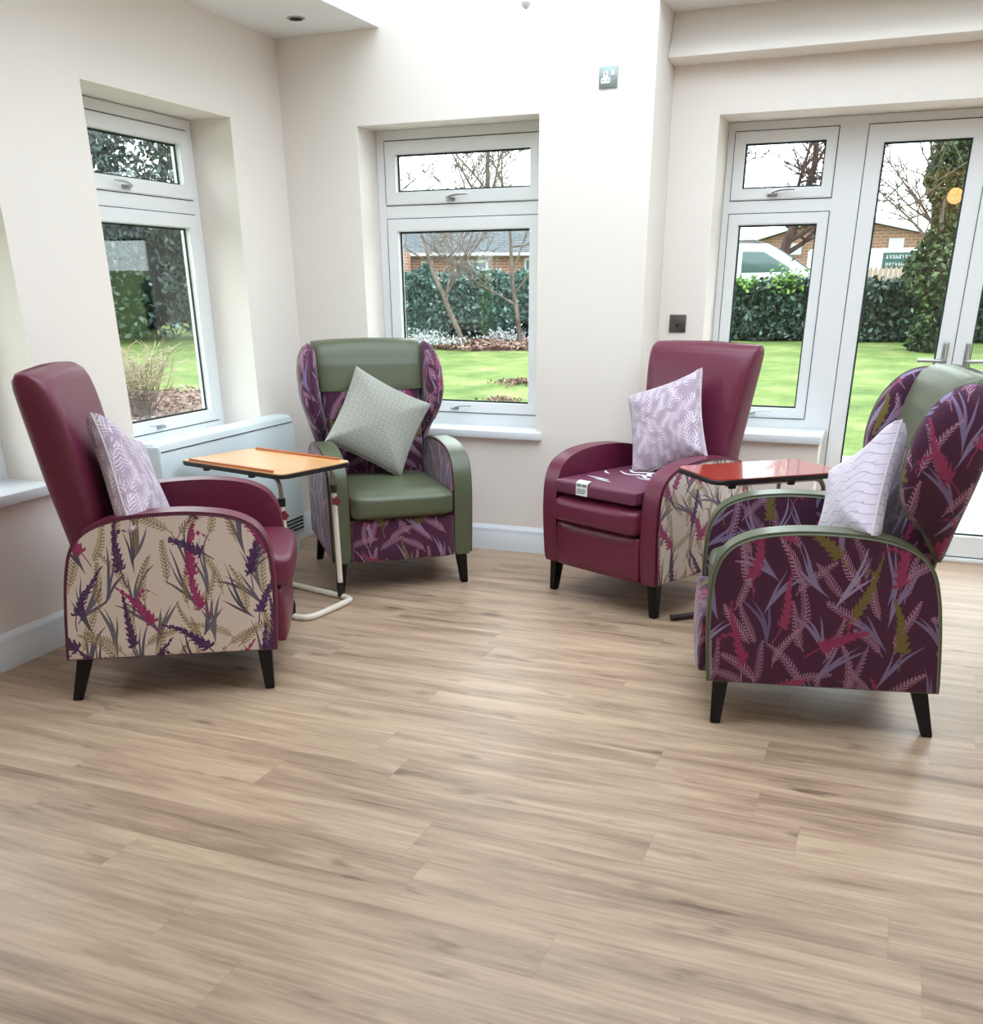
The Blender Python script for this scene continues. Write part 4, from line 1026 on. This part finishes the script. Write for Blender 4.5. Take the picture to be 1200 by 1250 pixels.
for (x, y, s, n, lb_) in ((-5.02, 13.45, .20, 260, 'small heap of brown leaves on the lawn, the larger one'), (-4.62, 11.75, .12, 110, 'tiny scatter of brown leaves on the lawn close to the middle window sill')):
    q = []
    for _ in range(n):
        a, b = r7.gauss(0, s), r7.gauss(0, s * .8); q.append((x + a, y + b, gz(x + a, y + b) + .01 + .05 * math.exp(-(a * a + b * b) / (s * s)) * r7.random()))
    o = leaves('leaf_heap', q, 0.035, M['litter'], None, r7, up=1.5); tag(o, lb_, 'leaf heap', kind='stuff')
for (x, y, s, n, lb_) in ((-8.35, 17.9, .30, 700, 'clump of white flowers left of the slim leaning tree'), (-8.9, 18.3, .2, 300, 'smaller clump of white flowers at the left end of the bed'), (-7.45, 19.2, .28, 500, 'white flowers at the foot of the hedge between the two slim trees')):
    q = [(r7.gauss(0, s), r7.gauss(0, s * .5), abs(r7.gauss(.08, .09))) for _ in range(n)]
    o = leaves('white_flowers', q, 0.035, M['snowdrop'], None, r7); o.location = (x, y, gz(x, y)); tag(o, lb_, 'flowers', kind='stuff')
for (x0, x1, y, lb_) in ((-8.75, -8.0, 19.4, 'low dark clipped shrub at the hedge foot behind the white flowers'), (-7.5, -6.75, 19.9, 'dark low square shrub at the hedge foot on the right')):
    root = empty('low_shrub', ((x0 + x1) / 2, y, gz((x0 + x1) / 2, y))); tag(root, lb_, 'shrub'); w = (x1 - x0) / 2
    box('shaded_core', -w * .9, w * .9, -.18, .18, 0, .34, M['hedge_core'], root, .03)
    leaves('foliage', [(r7.uniform(-w, w), r7.uniform(-.24, .22), r7.uniform(0.02, .40)) for _ in range(900)], 0.04, M['hedge'], root, r7)

# brick bungalow behind the hedge
def frame_at(p0, p1):
    d = (Vector(p1) - Vector(p0)); ang = atan2(d.y, d.x); return ang, d.length
bx0, bx1 = (-16.2, 27.8), (-8.4, 31.0); ang, Lb = frame_at(bx0, bx1); g0 = 0.55
hb = empty('bungalow', (bx0[0], bx0[1], g0), ang); tag(hb, 'red brick bungalow with a grey tiled roof behind the hedge', 'building')
EV = 1.72; RH = 2.9
bm = bmesh.new(); add_box(bm, 0, Lb, 0, 5.0, 0, EV); from_bm('wall', bm, M['brick'], hb, 0)
prism('gable_wing', [(-0.6, 0), (2.2, 0), (2.2, EV + .02), (1.2, EV + .42), (0.1, EV + 1.15), (-0.6, EV + 1.15)], -1.2, 0.0, M['brick'], hb, axis='y')
bm = bmesh.new(); add_prism(bm, [(-0.35, EV + .02), (2.3, EV + 1.6), (4.95, EV + .02), (4.95, EV - .06), (2.3, EV + 1.5), (-0.35, EV - .06)], -0.7, Lb + .3, axis='x')
from_bm('roof', bm, M['slate'], hb, 0)
box('gutter', 2.0, Lb + .2, -0.42, -0.32, EV - .06, EV + .02, M['white_ext'], hb)
for (x0, x1, z0, z1) in ((2.5, 2.85, .9, 1.55), (3.5, 4.5, .95, 1.55), (5.6, 7.4, .9, 1.6)):
    f = box('window', x0, x1, -0.06, 0.05, z0, z1, M['white_ext'], hb)
    nn_ = max(1, int((x1 - x0) / .45))
    for k in range(nn_):
        w = (x1 - x0) / nn_; box('pane', x0 + k * w + .06, x0 + (k + 1) * w - .06, -0.08, -0.055, z0 + .08, z1 - .08, M['dark_glass'], f)
# parked car behind the right hedge
car = empty('parked_car', (-5.85, 24.6, 0.52), radians(4)); tag(car, 'silver estate car with roof bars parked behind the hedge', 'car')
body = [(0.0, .35), (0.02, .85), (0.15, 1.0), (0.45, 1.62), (0.75, 1.72), (2.3, 1.73), (2.75, 1.66), (3.65, 1.12), (3.9, 1.02), (4.35, .92), (4.5, .72), (4.5, .30), (3.95, .25), (.5, .25)]
bo = [(p.x, p.z) for p in cat_rom([(a, 0, b) for a, b in body], 3, True)]
bm = bmesh.new(); f1, f2 = add_prism(bm, bo, 0, 1.7); bmesh.ops.bevel(bm, geom=list(set(f1.edges[:] + f2.edges[:])), offset=0.09, segments=3, affect='EDGES')
for v in bm.verts:
    k = max(0, (v.co.z - .95)) * .14; v.co.y = .85 + (v.co.y - .85) * (1 - k)
from_bm('body', bm, M['car_paint'], car, 50)
for nm, pts in (('side_window', [(0.42, 1.12), (0.62, 1.52), (1.15, 1.55), (1.15, 1.12)]), ('side_window', [(1.25, 1.12), (1.25, 1.55), (1.92, 1.56), (1.92, 1.12)]), ('side_window', [(2.08, 1.12), (2.08, 1.56), (2.55, 1.55), (3.15, 1.22), (3.22, 1.12)])):
    prism(nm, pts, 0.025, 1.675, M['car_glass'], car, bev=0.02)
prism('windscreen', [(2.82, 1.60), (3.62, 1.13), (3.66, 1.15), (2.84, 1.645)], 0.2, 1.5, M['car_glass'], car)
for y in (.22, 1.48): tube('roof_bar', [(.7, y, 1.74), (.85, y, 1.785), (2.3, y, 1.79), (2.6, y, 1.71)], .022, M['bronze'], car, 8)
for x in (.85, 3.65):
    for y in (.02, 1.68):
        wl = lathe('wheel', [(.30, -.1), (.32, -.06), (.32, .06), (.30, .1)], (x, y, .32 - .32 + .32), M['rubber'], car, 24, Matrix.Rotation(pi / 2, 4, 'X'))
        lathe('hub', [(.19, -.105), (.19, .105)], (x, y, .32), M['chrome'], wl, 16, Matrix.Rotation(pi / 2, 4, 'X'))
# tan brick building, boundary fence and sign
tb = empty('brick_shed', (-4.6, 32.0, .75), 0); tag(tb, 'tan brick building with sloping roof edge beyond the car and hedge', 'building')
prism('wall', [(0, 0), (0, 1.75), (1.9, 2.28), (3.2, 2.20), (6.5, 1.5), (6.5, 0)], 0, 4, M['brick_old'], tb)
prism('roof', [(-.3, 1.70), (1.9, 2.30), (3.2, 2.22), (6.8, 1.45), (6.8, 1.56), (3.2, 2.34), (1.9, 2.42), (-.3, 1.82)], -.25, 4.2, M['white_ext'], tb)
for (x0, x1, z0, z1) in ((1.05, 1.40, 1.42, 1.72), (3.75, 4.15, 1.45, 1.80), (1.3, 1.9, .7, 1.1)): box('window', x0, x1, -.05, .02, z0, z1, M['white_ext'], tb)
wv_ = empty('parked_van', (-2.6, 27.6, .58)); tag(wv_, 'white van side carrying the green sign, behind the pointed fence', 'van')
box('body', 0, 3.6, 0, 1.8, .35, 1.60, M['white_ext'], wv_, .06, 3)
for x in (.7, 2.9):
    lathe('wheel', [(.33, -.1), (.35, -.06), (.35, .06), (.33, .1)], (x, .12, .35), M['rubber'], wv_, 20, Matrix.Rotation(pi / 2, 4, 'X'))
sg = box('sign_board', 1.78, 2.62, -.02, .005, 1.15, 1.50, M['sign_green'], wv_); sg['label'] = 'teal sign board with two lines of illegible white lettering'
bm = bmesh.new(); r8 = random.Random(3)
for row, (zz, hh, n) in enumerate(((1.365, .085, 9), (1.21, .07, 11))):
    x = 1.86
    for k in range(n):
        w = r8.uniform(.035, .06)
        add_box(bm, x, x + .016, -.026, -.019, zz, zz + hh); add_box(bm, x + w - .016, x + w, -.026, -.019, zz, zz + hh * r8.choice((.6, 1)))
        add_box(bm, x, x + w, -.026, -.019, zz + hh * r8.choice((0, .5)), zz + hh * .5 + .016); x += w + .022
from_bm('lettering', bm, M['white_ext'], sg, 0)
fc = empty('picket_fence', (-1.75, 23.6, gz(-1.75, 23.6))); tag(fc, 'pale wooden fence with pointed tops just above the right-hand hedge', 'fence')
bm = bmesh.new()
for k in range(36):
    x = k * .10; add_prism(bm, [(x, 0), (x + .088, 0), (x + .088, 1.20), (x + .044, 1.28), (x, 1.20)], 0, .02)
add_box(bm, 0, 3.6, .02, .06, .4, .5); add_box(bm, 0, 3.6, .02, .06, .95, 1.05)
from_bm('pickets', bm, M['fence_wood'], fc, 0)
